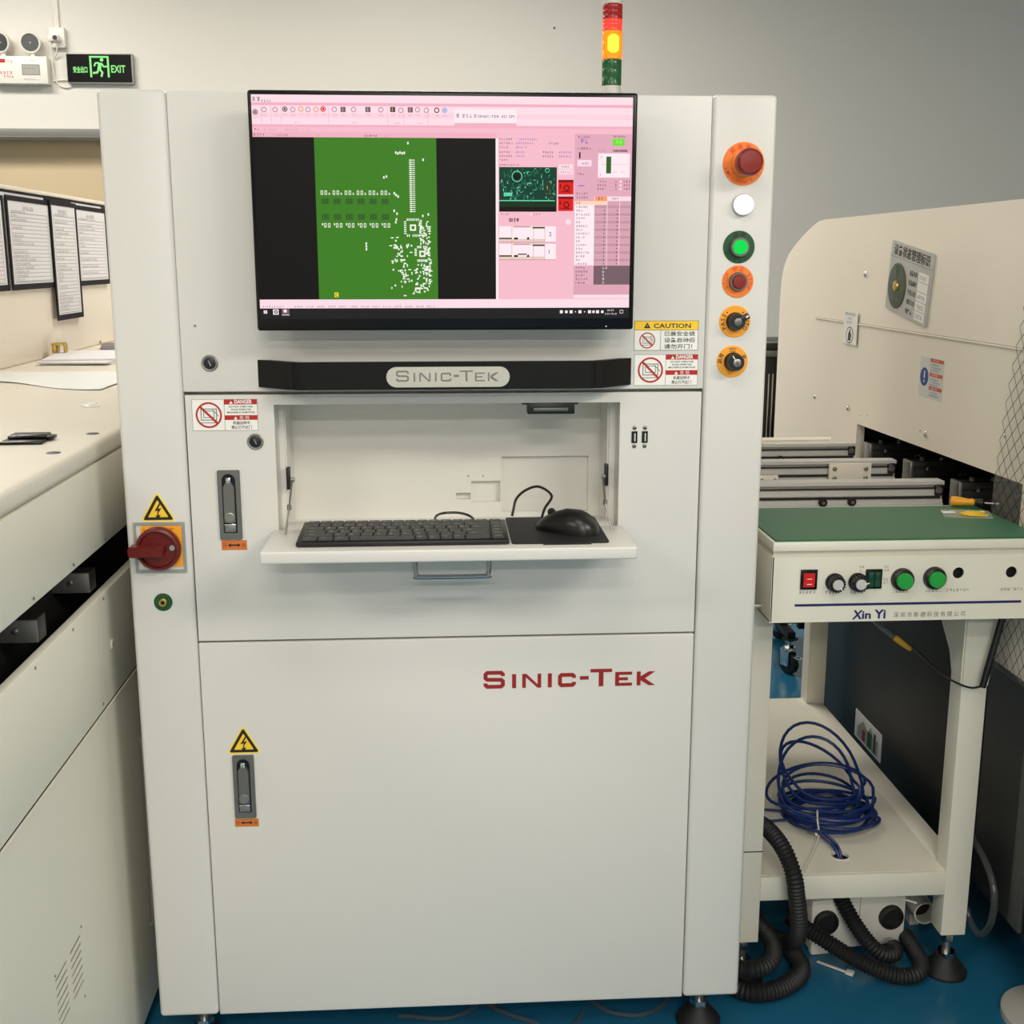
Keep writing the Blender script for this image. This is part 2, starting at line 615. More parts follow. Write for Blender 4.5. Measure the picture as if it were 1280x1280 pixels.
b.rect(0.535, 1.005, 0.5625, 1.0085, M['dark'], 0.0005)
part('recess_backing', b, niche)
# latch sensor under the niche top
b = B(M['black'])
b.box(0.6265, 0.7005, 0.004, 0.03, 1.1285, 1.1465, 0.0015)
b.box(0.618, 0.706, 0.006, 0.02, 1.1435, 1.1468, 0.0006)
b.box(0.636, 0.690, 0.0028, 0.0045, 1.1335, 1.1385, 0.0005, m=M['zamak'])
part('latch_sensor', b, niche)
# shallow lettering on the lower door, small capitals
GLY = 0.2828 / 910.0


def strokes(b, pts, t, m, w, F):
    """one mitred ribbon along a broken line"""
    P = [Vector(p) for p in pts]
    n = len(P)
    vs = []
    for i in range(n):
        d0 = (P[i] - P[i - 1]).normalized() if i > 0 else (P[1] - P[0]).normalized()
        d1 = (P[i + 1] - P[i]).normalized() if i < n - 1 else d0
        n0, n1 = Vector((-d0.y, d0.x)), Vector((-d1.y, d1.x))
        q = (n0 + n1).normalized()
        q = q * (t / 2 / max(.45, q.dot(n1)))
        vs += [(P[i].x - q.x, P[i].y - q.y, w), (P[i].x + q.x, P[i].y + q.y, w)]
    b.add(vs, [(2 * i, 2 * i + 2, 2 * i + 3, 2 * i + 1) for i in range(n - 1)], m, F)


def small_caps(b, u, v, k, m, w, F, t=21, d=1.0):
    """SINIC-TEK in wide square small capitals; k = metres per unit, u,v = start of the baseline"""
    def S(x, w_, h):
        a, c = x + t / 2, x + w_ - t / 2
        r = 9
        p = [(c, h * 0.70), (c, h - t / 2 - r), (c - r, h - t / 2), (a + r, h - t / 2), (a, h - t / 2 - r), (a, h / 2 + r), (a + r, h / 2 + 1), (c - r, h / 2 - 1), (c, h / 2 - r), (c, t / 2 + r), (c - r, t / 2), (a + r, t / 2), (a, t / 2 + r), (a, h * 0.30)]
        return p

    def put(p, tt=t):
        strokes(b, [(u + q[0] * k, v + q[1] * k) for q in p], tt * k, m, w, F)
    put(S(0, 112, 98))
    H = 78
    put([(161, 0), (161, H)])
    x = 204
    b.rect(u + x * k, v, u + (x + t * .9) * k, v + H * k, m, w, F)
    b.rect(u + (x + 100 - t * .9) * k, v, u + (x + 100) * k, v + H * k, m, w, F)
    b.poly([(u + x * k, v + H * k), (u + (x + 80) * k, v), (u + (x + 100) * k, v), (u + (x + 22) * k, v + H * k)], m, w, F)
    put([(350, 0), (350, H)])
    x0, x1 = 393 + t / 2, 488 - t / 2
    put([(x1, H * .64), (x1, H - t / 2 - 8), (x1 - 8, H - t / 2), (x0 + 8, H - t / 2), (x0, H - t / 2 - 8), (x0, t / 2 + 8), (x0 + 8, t / 2), (x1 - 8, t / 2), (x1, t / 2 + 8), (x1, H * .36)], t)
    b.rect(u + 509 * k, v + 39 * k, u + 556 * k, v + 59 * k, m, w, F)
    b.rect(u + 565 * k, v + (97 - t * .9) * k, u + 680 * k, v + 97 * k, m, w, F)
    b.rect(u + (622 - t * .6) * k, v, u + (622 + t * .6) * k, v + 92 * k, m, w, F)
    b.rect(u + 697 * k, v, u + (697 + t) * k, v + H * k, m, w, F)
    for yy in (0, H / 2 - t * .4, H - t * .8):
        b.rect(u + 697 * k, v + yy * k, u + (787 if yy != H / 2 - t * .4 else 765) * k, v + (yy + t * .8) * k, m, w, F)
    b.rect(u + 812 * k, v, u + (812 + t) * k, v + H * k, m, w, F)
    b.poly([(u + p[0] * k, v + p[1] * H * k) for p in ((833.2, .66), (877, 1), (911, 1), (856, .5), (911, 0), (877, 0), (833.2, .36))], m, w, F)


b = B(M['logo'], FR(0.0))
small_caps(b, 0.5552, 0.6785, GLY, M['logo'], 0.0006, FR(0.0))
part('lettering', b, lower, 'dark red maker lettering in wide capitals')


# stickers
def prohibition(b, u, v, r, F):
    k = M['grey_ink']
    b.outline(u - r * .62, v - r * .42, u + r * .62, v + r * .5, r * .07, k, 0.0004, F)
    b.outline(u - r * .42, v - r * .22, u + r * .42, v + r * .34, r * .06, k, 0.0004, F)
    b.line(u - r * .62, v - r * .6, u + r * .5, v - r * .6, r * .06, k, 0.0004, F)
    b.line(u + r * .3, v + r * .4, u + r * .75, v - r * .1, r * .06, k, 0.0004, F)
    b.ring(u, v, r * .86, r, M['label_red'], 0.0006, 32, F)
    a = math.radians(135)
    b.line(u + r * .9 * math.cos(a), v + r * .9 * math.sin(a), u - r * .9 * math.cos(a), v - r * .9 * math.sin(a), r * .17, M['label_red'], 0.0006, F)


def tri(b, u, v, s, m, w, F):
    b.poly([(u - s, v), (u + s, v), (u, v + 1.7 * s)], m, w, F)


def danger_sticker(parent, u0, v0, w_, h, label):
    F = FR(0.0)
    b = B(M['white'], F)
    b.prism([[(u0, v0), (u0 + w_, v0), (u0 + w_, v0 + h), (u0, v0 + h)]], 0, 0.0003)
    b.outline(u0, v0, u0 + w_, v0 + h, 0.0006, M['grey_ink'], 0.0004)
    mid = u0 + w_ * .49
    b.rect(mid, v0, mid + 0.0006, v0 + h, M['grey_ink'], 0.0004)
    prohibition(b, u0 + w_ * .255, v0 + h * .5, h * .41, F)
    e = u0 + w_ - .0008
    b.rect(mid, v0 + h * .83, e, v0 + h - .0005, M['label_red'], 0.0004)
    b.rect(mid, v0 + h * .34, e, v0 + h * .49, M['label_red'], 0.0004)
    tri(b, mid + w_ * .11, v0 + h * .85, .0028, M['white'], .0005, F)
    tri(b, mid + w_ * .17, v0 + h * .355, .0028, M['white'], .0005, F)
    b.text('DANGER', mid + w_ * .16, v0 + h * .862, .0082, M['white'], .0005, width=w_ * .27, bold=.03)
    b.text('危 险', mid + w_ * .23, v0 + h * .365, .0062, M['white'], .0005, width=w_ * .15)
    for i, tx in enumerate(('DO NOT OPEN THIS', 'DOOR WHEN THE', 'MACHINE IS IN MOTION')):
        b.text(tx, mid + w_ * .255, v0 + h * (.735 - .09 * i), .0036, M['ink'], .0005, width=w_ * (.36, .30, .42)[i], align='c', bold=.02)
    b.text('机器运转中', mid + w_ * .255, v0 + h * .205, .0056, M['ink'], .0005, width=w_ * .26, align='c', bold=.012)
    b.text('禁止打开此门', mid + w_ * .255, v0 + h * .065, .0056, M['ink'], .0005, width=w_ * .31, align='c', bold=.012)
    return part('danger_sticker', b, parent, label)


danger_sticker(middle, 0.1102, 1.1075, 0.0998, 0.0487, 'red and white danger sticker at the top left of the middle panel')
danger_sticker(upper, 0.7922, 1.1727, 0.1005, 0.0485, 'red and white danger sticker under the yellow caution sticker')
F = FR(0.0)
b = B(M['white'], F)
u0, v0, w_, h = 0.7912, 1.2272, 0.1003, 0.0457
b.prism([[(u0, v0), (u0 + w_, v0), (u0 + w_, v0 + h), (u0, v0 + h)]], 0, 0.0003)
b.outline(u0, v0, u0 + w_, v0 + h, 0.0006, M['ink'], 0.0004)
b.rect(u0, v0 + h * .68, u0 + w_, v0 + h, M['yellow'], 0.0004)
b.outline(u0, v0 + h * .68, u0 + w_, v0 + h, 0.0006, M['ink'], 0.00045)
b.rect(u0 + w_ * .41, v0, u0 + w_ * .41 + .0006, v0 + h * .68, M['ink'], 0.0004)
tri(b, u0 + w_ * .2, v0 + h * .75, .0052, M['ink'], .0005, F)
b.rect(u0 + w_ * .197, v0 + h * .79, u0 + w_ * .203, v0 + h * .87, M['yellow'], .0006)
b.text('CAUTION', u0 + w_ * .3, v0 + h * .755, .0098, M['ink'], .0005, width=w_ * .58, bold=.02)
prohibition(b, u0 + w_ * .205, v0 + h * .34, h * .27, F)
for i, tx in enumerate(('已装安全锁', '设备启动后', '请勿开门！')):
    b.text(tx, u0 + w_ * .47, v0 + h * (.50 - .215 * i), .0078, M['ink'], .0005, width=w_ * (.48, .48, .44)[i], bold=.012)
part('caution_sticker', b, upper, 'yellow and white caution sticker with Chinese text')


def shock_sticker(parent, cx, zb, s, label, y=0.0):
    F = FR(y)
    b = B(M['paleyellow'], F)
    hh = s * .87

    def rt(sc, r):
        c = [(cx - s / 2 * sc, zb + hh * (1 - sc) / 3), (cx + s / 2 * sc, zb + hh * (1 - sc) / 3), (cx, zb + hh * (1 - sc) / 3 + hh * sc)]
        out = []
        for i in range(3):
            p, q, n = Vector(c[i]), Vector(c[i - 1]), Vector(c[(i + 1) % 3])
            d0, d1 = (q - p).normalized(), (n - p).normalized()
            p0, p1 = p + d0 * r * 1.6, p + d1 * r * 1.6
            for k in range(5):
                t_ = k / 4
                out.append(tuple(p0 * (1 - t_) ** 2 + p * 2 * t_ * (1 - t_) + p1 * t_ * t_))
        return out
    b.prism([rt(1.0, s * .08)], 0, 0.0003)
    b.poly(rt(.92, s * .07), M['yellow'], .0004)
    b.poly(rt(.84, s * .05), M['ink'], .0005)
    b.poly(rt(.56, s * .02), M['yellow'], .0006)
    k = s
    q = lambda x, z: (cx + x * k * 1.6, zb + .29 * k + (z - .31) * k * 1.25)
    b.poly([q(.03, .50), q(-.06, .31), q(.0, .33), q(-.02, .22), q(.065, .39), q(.005, .37), q(.06, .50)], M['ink'], .0007)
    b.poly([q(-.045, .215), q(.045, .23), q(-.005, .12)], M['ink'], .0007)
    b.line(*q(-.0, .3), *q(0, .2), k * .03, M['ink'], .0007)
    return part('shock_sticker', b, parent, label)


col_l = [o for o in spi.children if o.name == 'corner_column'][0]
col_r = [o for o in spi.children if o.name == 'corner_column.001'][0]
shock_sticker(col_l, 0.0505, 0.9665, 0.056, 'yellow triangle with lightning bolt above the red rotary switch', -0.004)
shock_sticker(lower, 0.1633, 0.5755, 0.0575, 'yellow triangle with lightning bolt above the lower handle')


def arrow_label(parent, u0, v0, w_, h, label):
    b = B(M['label_orange'], FR(0.0))
    b.prism([[(u0, v0), (u0 + w_, v0), (u0 + w_, v0 + h), (u0, v0 + h)]], 0, 0.0003)
    c = v0 + h / 2
    b.line(u0 + w_ * .34, c, u0 + w_ * .66, c, h * .16, M['ink'], .0004)
    for sg in (-1, 1):
        t_ = u0 + w_ * (.5 + .25 * sg)
        b.poly([(t_, c), (t_ - sg * w_ * .11, c + h * .22), (t_ - sg * w_ * .11, c - h * .22)], M['ink'], .0005)
    b.text('开', u0 + w_ * .13, c - h * .2, h * .5, M['darkbrown_ink'], .0004, align='c')
    b.text('关', u0 + w_ * .87, c - h * .2, h * .5, M['darkbrown_ink'], .0004, align='c')
    return part('arrow_label', b, parent, label)


arrow_label(middle, 0.1445, 0.9182, 0.0395, 0.0158, 'orange double arrow label under the upper handle')
arrow_label(lower, 0.1425, 0.4465, 0.0390, 0.0140, 'orange double arrow label under the lower handle')


def swing_handle(parent, cx, z0, z1, label):
    w_ = 0.0345
    h = z1 - z0
    root = B(M['zamak'], FR(0.0))
    rr = [(cx - .0105, z0 + .011), (cx + .0105, z0 + .011)] + [(cx + .0105 * math.cos(a), z1 - .016 + .0105 * math.sin(a)) for a in [PI * i / 10 for i in range(11)]]
    root.prism([rrect(cx - w_ / 2, z0, cx + w_ / 2, z1, .002), rr], 0, .0035)
    root.prism([rrect(cx - w_ / 2 + .001, z0 + .001, cx + w_ / 2 - .001, z1 - .001, .002), rr], .0035, .0045)
    o = part('swing_handle', root, parent, label)
    b = B(M['dark'], FR(0.0)); b.poly(rr, M['dark'], .0006)
    part('handle_recess', b, o)
    b = B(M['zamak'], FR(0.0))
    lv = [(cx - .0085, z0 + .028), (cx + .0085, z0 + .028), (cx + .0085, z1 - .026), (cx + .0042, z1 - .019), (cx - .0042, z1 - .019), (cx - .0085, z1 - .026)]
    b.prism([lv], .001, .0075)
    b.prism([[(p[0] * .9 + cx * .1, p[1] * .98 + (z0 + h / 2) * .02) for p in lv]], .0075, .0085)
    part('lever', b, o)
    b = B(M['chrome'], FR(0.0)); b.box(cx - .004, cx + .004, z1 - .0205, z1 - .011, .001, .0078, .0015, F=FR(0.0))
    part('lever_tip', b, o)
    b = B(M['steel'])
    b.lathe([(.0084, .0085), (.0084, .0092), (.0070, .0096), (.0070, .0090), (.0016, .0090)], place(FR(0.0), cx, z0 + .036), 20)
    part('lock_cylinder', b, o)
    b = B(M['steel']); b.box(cx - .0088, cx + .0088, z0 + .0125, z0 + .0258, .001, .0070, .0012, F=FR(0.0))
    b.box(cx - .0088, cx + .0088, z0 + .0235, z0 + .0262, .0065, .0085, .0006, m=M['chrome'], F=FR(0.0))
    part('release_catch', b, o)
    return o


swing_handle(middle, 0.1608, 0.9358, 1.0460, 'grey metal swing handle beside the keyboard tray')
swing_handle(lower, 0.1612, 0.4630, 0.5735, 'grey metal swing handle on the lower door')


def cam_lock(parent, u, v, label):
    F_ = place(FR(0.0), u, v)
    b = B(M['steel'])
    b.lathe([(.0125, 0), (.0125, .0016), (.0112, .0026), (.0095, .0024), (.0092, .0012)], F_, 24)
    o = part('cam_lock', b, parent, label)
    b = B(M['black']); b.lathe([(.0090, .0008), (.0090, .0019), (.008, .0023)], F_, 20, m=M['black'])
    b.box(-.001, .001, -.0045, .0045, .0018, .0026, F=F_ @ Matrix.Rotation(.4, 4, 'Z'), m=M['steel'])
    part('key_plug', b, o)


cam_lock(upper, 0.1412, 1.2112, 'small round key lock left of the black bar handle')
cam_lock(middle, 0.2045, 1.0902, 'small round key lock under the danger sticker')

# bar handle with name badge
b = B(M['blackmatte'])
out_ = [(0.2130, 0.0)] + [(0.2650, -0.0475)] + arc(0.2860, -0.036, 0.019, 218, 270, 4) + arc(0.712, -0.036, 0.019, 270, 318, 4) + [(0.7350, -0.0480), (0.7875, 0.0)]
inn_ = [(0.7700, 0.0), (0.7250, -0.0385), (0.7150, -0.0430), (0.2850, -0.0430), (0.2760, -0.0385), (0.2300, 0.0)]
b.prism([out_ + inn_], 1.1745, 1.2158, F=TP(0))
bar = part('bar_handle', b, upper, 'wide black bar handle')
b = B(M['badge'], FR(-0.055))
b.prism([arc(0.5797, 1.1935, .0152, -90, 90, 10) + arc(0.4255, 1.1935, .0152, 90, 270, 10)], 0, .0016)
bd = part('name_badge', b, bar, 'oval silver name badge')
b = B(M['grey_ink'], FR(-0.0566))
small_caps(b, 0.4250, 1.1868, 0.1535 / 910.0, M['grey_ink'], .0003, FR(-0.0566), t=15)
b2 = part('badge_lettering', b, bar)

# USB sockets
for u in (0.7950, 0.8115):
    F_ = place(FR(0.0), u, 1.0918)
    b = B(M['steel']); b.prism([[(-.0046, -.0092), (.0046, -.0092), (.0046, .0092), (-.0046, .0092)], [(-.0032, -.0078), (.0032, -.0078), (.0032, .0078), (-.0032, .0078)]], 0, .0012, m=M['blackgloss'], F=F_)
    b.rect(-.0032, -.0078, .0032, .0078, M['dark'], .0003, F_)
    b.rect(-.0002, -.0068, .0018, .0060, M['alu'], .0006, F_)
    us = part('usb_socket', b, middle)
    for dv in (-.0145, .0145):
        b = B(M['zamak']); b.lathe([(.0034, 0), (.0032, .0010), (.0022, .0016)], place(FR(0.0), u, 1.0918 + dv), 12)
        b.line(-.002, 0, .002, 0, .0008, M['dark'], .0017, place(FR(0.0), u, 1.0918 + dv))
        part('screw', b, us)

# column controls
def legend(parent, name, u, v, r, m, label, y=-0.004):
    b = B(m); b.lathe([(r, 0), (r, .0008), (r - .0006, .0012)], place(FR(y), u, v), 40)
    return part(name, b, parent, label)


FC = FR(-0.004)
e = legend(col_r, 'emergency_stop', 0.9512, 1.5065, .0318, M['orange'], 'red mushroom emergency stop on an orange ring')
b = B(M['orange_ink'], FC)
b.arc_text('紧急停止', 0.9512, 1.5065, .0285, .0085, 132, -28, M['orange_ink'], .0014)
b.arc_text('EMERGENCY STOP', 0.9512, 1.5065, .0285, .0074, 196, 12.6, M['orange_ink'], .0014, inward=True)
part('ring_lettering', b, e)
b = B(M['steel']); b.lathe([(.0195, .001), (.0195, .006), (.017, .007), (.015, .018)], place(FC, 0.9512, 1.5065), 28, m=M['orange'])
part('button_collar', b, e)
b = B(M['red']); b.lathe([(.013, .010), (.0150, .018), (.0195, .026), (.0205, .034), (.0195, .040), (.0165, .0435), (.0160, .0428), (.0008, .0440)], place(FC, 0.9512, 1.5065), 32)
part('mushroom_cap', b, e)
b = B(M['steel']); b.lathe([(.0162, 0), (.0162, .004), (.0150, .006)], place(FC, 0.9520, 1.4465), 28, m=M['alu'])
w_l = part('white_lamp', b, col_r, 'lit white round lamp')
b = B(M['lit_white']); b.lathe([(.0146, .004), (.0146, .011), (.0130, .0135), (.0008, .0142)], place(FC, 0.9520, 1.4465), 28)
part('lamp_lens', b, w_l)
g = legend(col_r, 'start_button', 0.9490, 1.3840, .0245, M['green'], 'lit green push button on a dark green ring')
b = B(M['ink'], FC)
b.arc_text('启动', 0.9490, 1.3840, .0225, .0085, 108, -36, M['ink'], .0014)
b.arc_text('START', 0.9490, 1.3840, .0225, .0075, 205, 24, M['ink'], .0014, inward=True)
part('ring_lettering', b, g)
b = B(M['zamak']); b.lathe([(.0150, .001), (.0150, .008), (.0138, .011), (.0112, .011), (.0110, .008)], place(FC, 0.9490, 1.3840), 28)
part('button_collar', b, g)
b = B(M['lit_green']); b.lathe([(.0108, .006), (.0108, .013), (.0095, .0145), (.0008, .015)], place(FC, 0.9490, 1.3840), 24)
part('button_cap', b, g)
r_ = legend(col_r, 'stop_button', 0.9492, 1.3322, .0245, M['orange'], 'red push button on an orange ring')
b = B(M['orange_ink'], FC)
b.arc_text('停止', 0.9492, 1.3322, .0228, .0085, 106, -32, M['orange_ink'], .0014)
b.arc_text('STOP', 0.9492, 1.3322, .0228, .0085, 207, -20, M['orange_ink'], .0014)
b.arc_text('STOP', 0.9492, 1.3322, .0228, .0085, 30, -20, M['orange_ink'], .0014)
part('ring_lettering', b, r_)
b = B(M['zamak']); b.lathe([(.0142, .001), (.0142, .007), (.0130, .010), (.0110, .010), (.0108, .007)], place(FC, 0.9492, 1.3322), 28)
part('button_collar', b, r_)
b = B(M['red']); b.lathe([(.0106, .006), (.0106, .012), (.0094, .0135), (.0008, .014)], place(FC, 0.9492, 1.3322), 24)
part('button_cap', b, r_)
s1 = legend(col_r, 'selector_switch', 0.9470, 1.2716, .0245, M['amber'], 'amber ring selector switch with black pointer knob')
b = B(M['ink'], FC)
b.arc_text('PASS', 0.9470, 1.2716, .0226, .0085, 212, -20, M['ink'], .0014)
b.arc_text('AUTO', 0.9470, 1.2716, .0226, .0085, 28, -20, M['ink'], .0014)
for a in (132, 48):
    b.disc(0.9470 + .0185 * math.cos(math.radians(a)), 1.2716 + .0185 * math.sin(math.radians(a)), .0011, M['ink'], .0014)
part('ring_lettering', b, s1)
b = B(M['black'])
Fk = place(FC, 0.9472, 1.2716, math.radians(30))
b.lathe([(.0142, .001), (.0142, .006), (.0130, .008), (.0126, .017), (.0112, .020)], Fk, 28)
b.box(-.004, .0205, -.0045, .0045, .010, .0205, .002, F=Fk)
b.box(.014, .0185, -.0012, .0012, .0204, .0209, m=M['white'], F=Fk)
b.lathe([(.006, .019), (.006, .0215), (.005, .022)], place(FC, 0.9472, 1.2716), 18, m=M['zamak'])
part('pointer_knob', b, s1)
s2 = legend(col_r, 'key_switch', 0.9455, 1.2098, .0245, M['amber'], 'amber ring key switch with black barrel')
b = B(M['ink'], FC)
b.arc_text('启用', 0.9455, 1.2098, .0226, .0075, 178, -24, M['ink'], .0014)
b.arc_text('关', 0.9455, 1.2098, .0226, .0075, 22, -24, M['ink'], .0014)
b.text('SAFETY', 0.9455, 1.2283, .0036, M['ink'], .0014, align='c', bold=.02)
b.text('LOCK', 0.9455, 1.2245, .0036, M['ink'], .0014, align='c', bold=.02)
part('ring_lettering', b, s2)
b = B(M['black'])
Fk = place(FC, 0.9465, 1.2098)
b.lathe([(.0145, .001), (.0145, .006), (.0130, .008), (.0126, .024), (.0112, .0262)], Fk, 28)
b.lathe([(.0062, .026), (.0062, .0285), (.0052, .029)], Fk, 20, m=M['steel'])
b.box(-.0006, .0006, -.003, .003, .0288, .0294, m=M['dark'], F=Fk @ Matrix.Rotation(.6, 4, 'Z'))
b.box(-.0008, .0008, .0065, .0125, .0262, .0268, m=M['white'], F=Fk @ Matrix.Rotation(.55, 4, 'Z'))
part('key_barrel', b, s2)
# main switch
b = B(M['frame'], FC)
b.prism([[(.0115, .8855), (.0900, .8855), (.0900, .9655), (.0115, .9655)], [(.0155, .8895), (.0860, .8895), (.0860, .9615), (.0155, .9615)]], 0, .0035, m=M['frame'])
b.prism([[(.0150, .889), (.0865, .889), (.0865, .962), (.0150, .962)]], 0, .0012, m=M['greywhite'])
ms = part('main_switch', b, col_l, 'red rotary main switch on a yellow plate')
b = B(M['amber'], FC); b.prism([rrect(.0225, .8945, .0855, .9600, .004)], .0012, .0028)
b.text('0', .026, .951, .007, M['darkbrown_ink'], .003)
b.text('OFF', .0660, .9535, .0045, M['darkbrown_ink'], .003)
part('yellow_plate', b, ms)
Fk = place(FC, 0.0500, 0.9255)
b = B(M['darkred']); b.lathe([(.0335, .002), (.0345, .006), (.0345, .014), (.0325, .017), (.0290, .018), (.0275, .013), (.0008, .013)], Fk, 40)
rot = part('rotary_disc', b, ms)
b = B(M['darkred']); b.prism([rrect(-.0415, -.0085, .0120, .0085, .005)], .012, .034, F=Fk); b.prism([rrect(-.0400, -.0072, .0105, .0072, .005)], .034, .0362, F=Fk)
b.lathe([(.0042, .013), (.0042, .0165)], place(FC, .0500 + .022, .9275), 14, m=M['frame'])
b2 = part('rotary_grip', b, ms)
# ground jack
b = B(M['green']); b.lathe([(.0145, 0), (.0145, .0006)], place(FC, .0497, .8362), 32)
gj = part('earth_jack', b, col_l, 'round green earth sticker with a brass jack')
b = B(M['brass']); b.lathe([(.0066, .0006), (.0066, .004), (.0055, .005), (.0032, .005), (.0030, .002)], place(FC, .0497, .8362), 20, cap=False)
b.disc(0, 0, .0031, M['dark'], .0015, 16, F=place(FC, .0497, .8362))
part('jack_ring', b, gj)
b = B(M['steel']); b.lathe([(.0022, 0), (.0018, .001)], place(FR(0), .122, 1.2675), 10); part('screw', b, upper)

# tower light on the roof
tl = [('lamp_base', M['lampclear'], 1.606, 1.699, .0175), ('green_module', M['lampgreen'], 1.699, 1.7475, .0195)]
tx, ty = 0.8350, 0.6
tower = thing('tower_light', (tx, ty, 1.604), 'stacked signal tower light with glowing amber section on the machine roof', 'light')
Ft = Matrix.Translation((tx, ty, 0))
def module(name, m, z0, z1, r, lab=None):
    b = B(m)
    pr = [(r - .001, z0)]
    n = 3
    for i in range(n):
        a, c = z0 + (z1 - z0) * i / n, z0 + (z1 - z0) * (i + 1) / n
        pr += [(r, a + .001), (r, c - .001), (r - .0006, c)]
    b.lathe(pr, Ft, 28)
    return part(name, b, tower, lab)
module('lamp_base', M['lampclear'], 1.606, 1.6985, .0180)
module('green_lens', M['lampgreen'], 1.6990, 1.7470, .0192)
am = module('amber_lens', M['lampamber'], 1.7475, 1.7990, .0196, 'lit amber section')
b = B(M['lampyellow'])
b.lathe([(.0090, 1.7560), (.0197, 1.7600), (.0201, 1.775), (.0199, 1.790), (.0090, 1.7935)], Ft @ Matrix.Rotation(0, 4, 'Z'), 28)
# bright centre of the amber glow, painted as a patch on the lens
b = B(M['lampyellow'])
vs, fs = [], []
n = 9
for i in range(n):
    a = math.radians(-90 - 34 + 68 * i / (n - 1))
    hh = .0185 * (1 - .35 * abs(2 * i / (n - 1) - 1) ** 2)
    for z in (1.7755 - hh, 1.7755 + hh * .9):
        vs.append((tx + .0199 * math.cos(a), ty + .0199 * math.sin(a), z))
fs = [(2 * i, 2 * i + 2, 2 * i + 3, 2 * i + 1) for i in range(n - 1)]
b.add(vs, fs)
part('glow_core', b, am)
b = B(glow('amber_glow_halo', (255, 156, 22), 1.2))  # wider orange patch, paints the glow fading around the bright centre
vs = []
for i in range(n):
    a = math.radians(-90 - 52 + 104 * i / (n - 1))
    hh = .0225 * (1 - .3 * abs(2 * i / (n - 1) - 1) ** 2)
    for z in (1.7735 - hh, 1.7735 + hh):
        vs.append((tx + .01975 * math.cos(a), ty + .01975 * math.sin(a), z))
b.add(vs, [(2 * i, 2 * i + 2, 2 * i + 3, 2 * i + 1) for i in range(n - 1)])
part('glow_halo', b, am)
module('red_lens', M['lampred2'], 1.7995, 1.8210, .0192, 'red section')
module('red_lens_top', M['lampred'], 1.8210, 1.8480, .0192)
b = B(M['lampclear']); b.lathe([(.0185, 1.8485), (.0195, 1.852), (.0185, 1.858), (.010, 1.864), (.001, 1.865)], Ft, 28); part('lamp_cap', b, tower)

# levelling feet
def lev_foot(parent, x, y, top, r=.040, name='levelling_foot'):
    b = B(M['steel'])
    Fz = Matrix.Translation((x, y, 0))
    b.lathe([(.009, .03), (.009, top)], Fz, 14, m=M['steel'])
    b.lathe([(.017, .036), (.017, .048)], Fz, 6, m=M['chrome'])
    b.lathe([(.013, top - .024), (.013, top - .012)], Fz, 6, m=M['chrome'])
    o = part(name, b, parent)
    b = B(M['rubber']); b.lathe([(r, 0.0), (r, .008), (r * .82, .018), (r * .5, .032), (r * .45, .038)], Fz, 28)
    part('foot_pad', b, o)
for fx, fy in ((.948, .07), (.058, .07), (.058, 1.12), (.948, 1.12)):
    lev_foot(spi, fx, fy, .104, .040)

# fold-down tray
b = B(P_)
b.box(0.2264, 0.7780, -0.1525, -0.006, 0.9325, 0.9512, 0.003, seg=3)
b.box(0.2445, 0.7605, -0.008, 0.056, 0.9350, 0.9505, 0.001)
tray = part('keyboard_tray', b, spi, 'fold-down white tray')
b = B(M['satin'])
pts = spline([(0.4500, -0.118, 0.934), (0.4500, -0.118, 0.915), (0.4515, -0.118, 0.9045), (0.4570, -0.118, 0.9010), (0.5530, -0.118, 0.9010), (0.5585, -0.118, 0.9045), (0.5600, -0.118, 0.915), (0.5600, -0.118, 0.934)], 5)
b.tube(pts, .0038, 10)
part('tray_handle', b, tray)
for sgn, bx, y0, bz, mid, end in ((1, .2452, .045, 1.022, (.2535, -.012, .988), (.2500, -.040, .951)), (-1, .7595, .045, 1.022, (.7485, -.012, .990), (.7560, -.040, .951))):
    b = B(M['black'])
    b.box(bx - .001 if sgn > 0 else bx - .005, bx + .005 if sgn > 0 else bx + .001, y0 - .006, y0 + .006, bz - .016, bz + .020, .0015)
    ln = part('tray_stay', b, niche)
    b = B(M['steel'])
    kx = bx + sgn * .008
    b.lathe([(.0038, -.002), (.0038, .004)], Matrix.Translation((kx, y0 - .004, bz)) @ Matrix.Rotation(PI / 2, 4, 'Y'), 10)
    b.tube([(kx, y0 - .004, bz), mid], .0015, 8)
    b.tube([mid, end], .0015, 8)
    b.lathe([(.0034, -.004), (.0034, .004)], Matrix.Translation(mid), 10)
    part('stay_rod', b, ln)

# ------------------------------------------------------------------ monitor
mon = thing('monitor', (0.5015, -0.05, 1.264), 'wide black flat monitor showing a pink inspection screen', 'monitor')
b = B(M['blackgloss'])
b.box(0.2250, 0.7782, -0.0690, -0.040, 1.2635, 1.5985, 0.004, seg=3)
part('bezel', b, mon)
b = B(M['black'])
b.box(0.30, 0.70, -0.042, -0.018, 1.33, 1.56, 0.006)
b.box(0.42, 0.58, -0.020, 0.0, 1.39, 1.51, 0.002)
part('rear_housing', b, mon)
SW, SH = .5405, .3115
FS = Matrix(((1, 0, 0, .2305), (0, 0, -1, -.0692), (0, 1, 0, 1.5920), (0, 0, 0, 1)))
S = {}
def sg(name, rgb):
    if name not in S:
        S[name] = glow('screen_' + name, rgb, 1.0)
    return S[name]
pink = sg('pink', (247, 190, 203)); palep = sg('pale_pink', (255, 222, 232)); pinkb = sg('pink_band', (244, 178, 196))
lil = sg('lilac', (228, 172, 190)); mauve = sg('mauve', (200, 150, 164)); sk = sg('black', (17, 16, 16)); sgr = sg('green', (62, 126, 32))
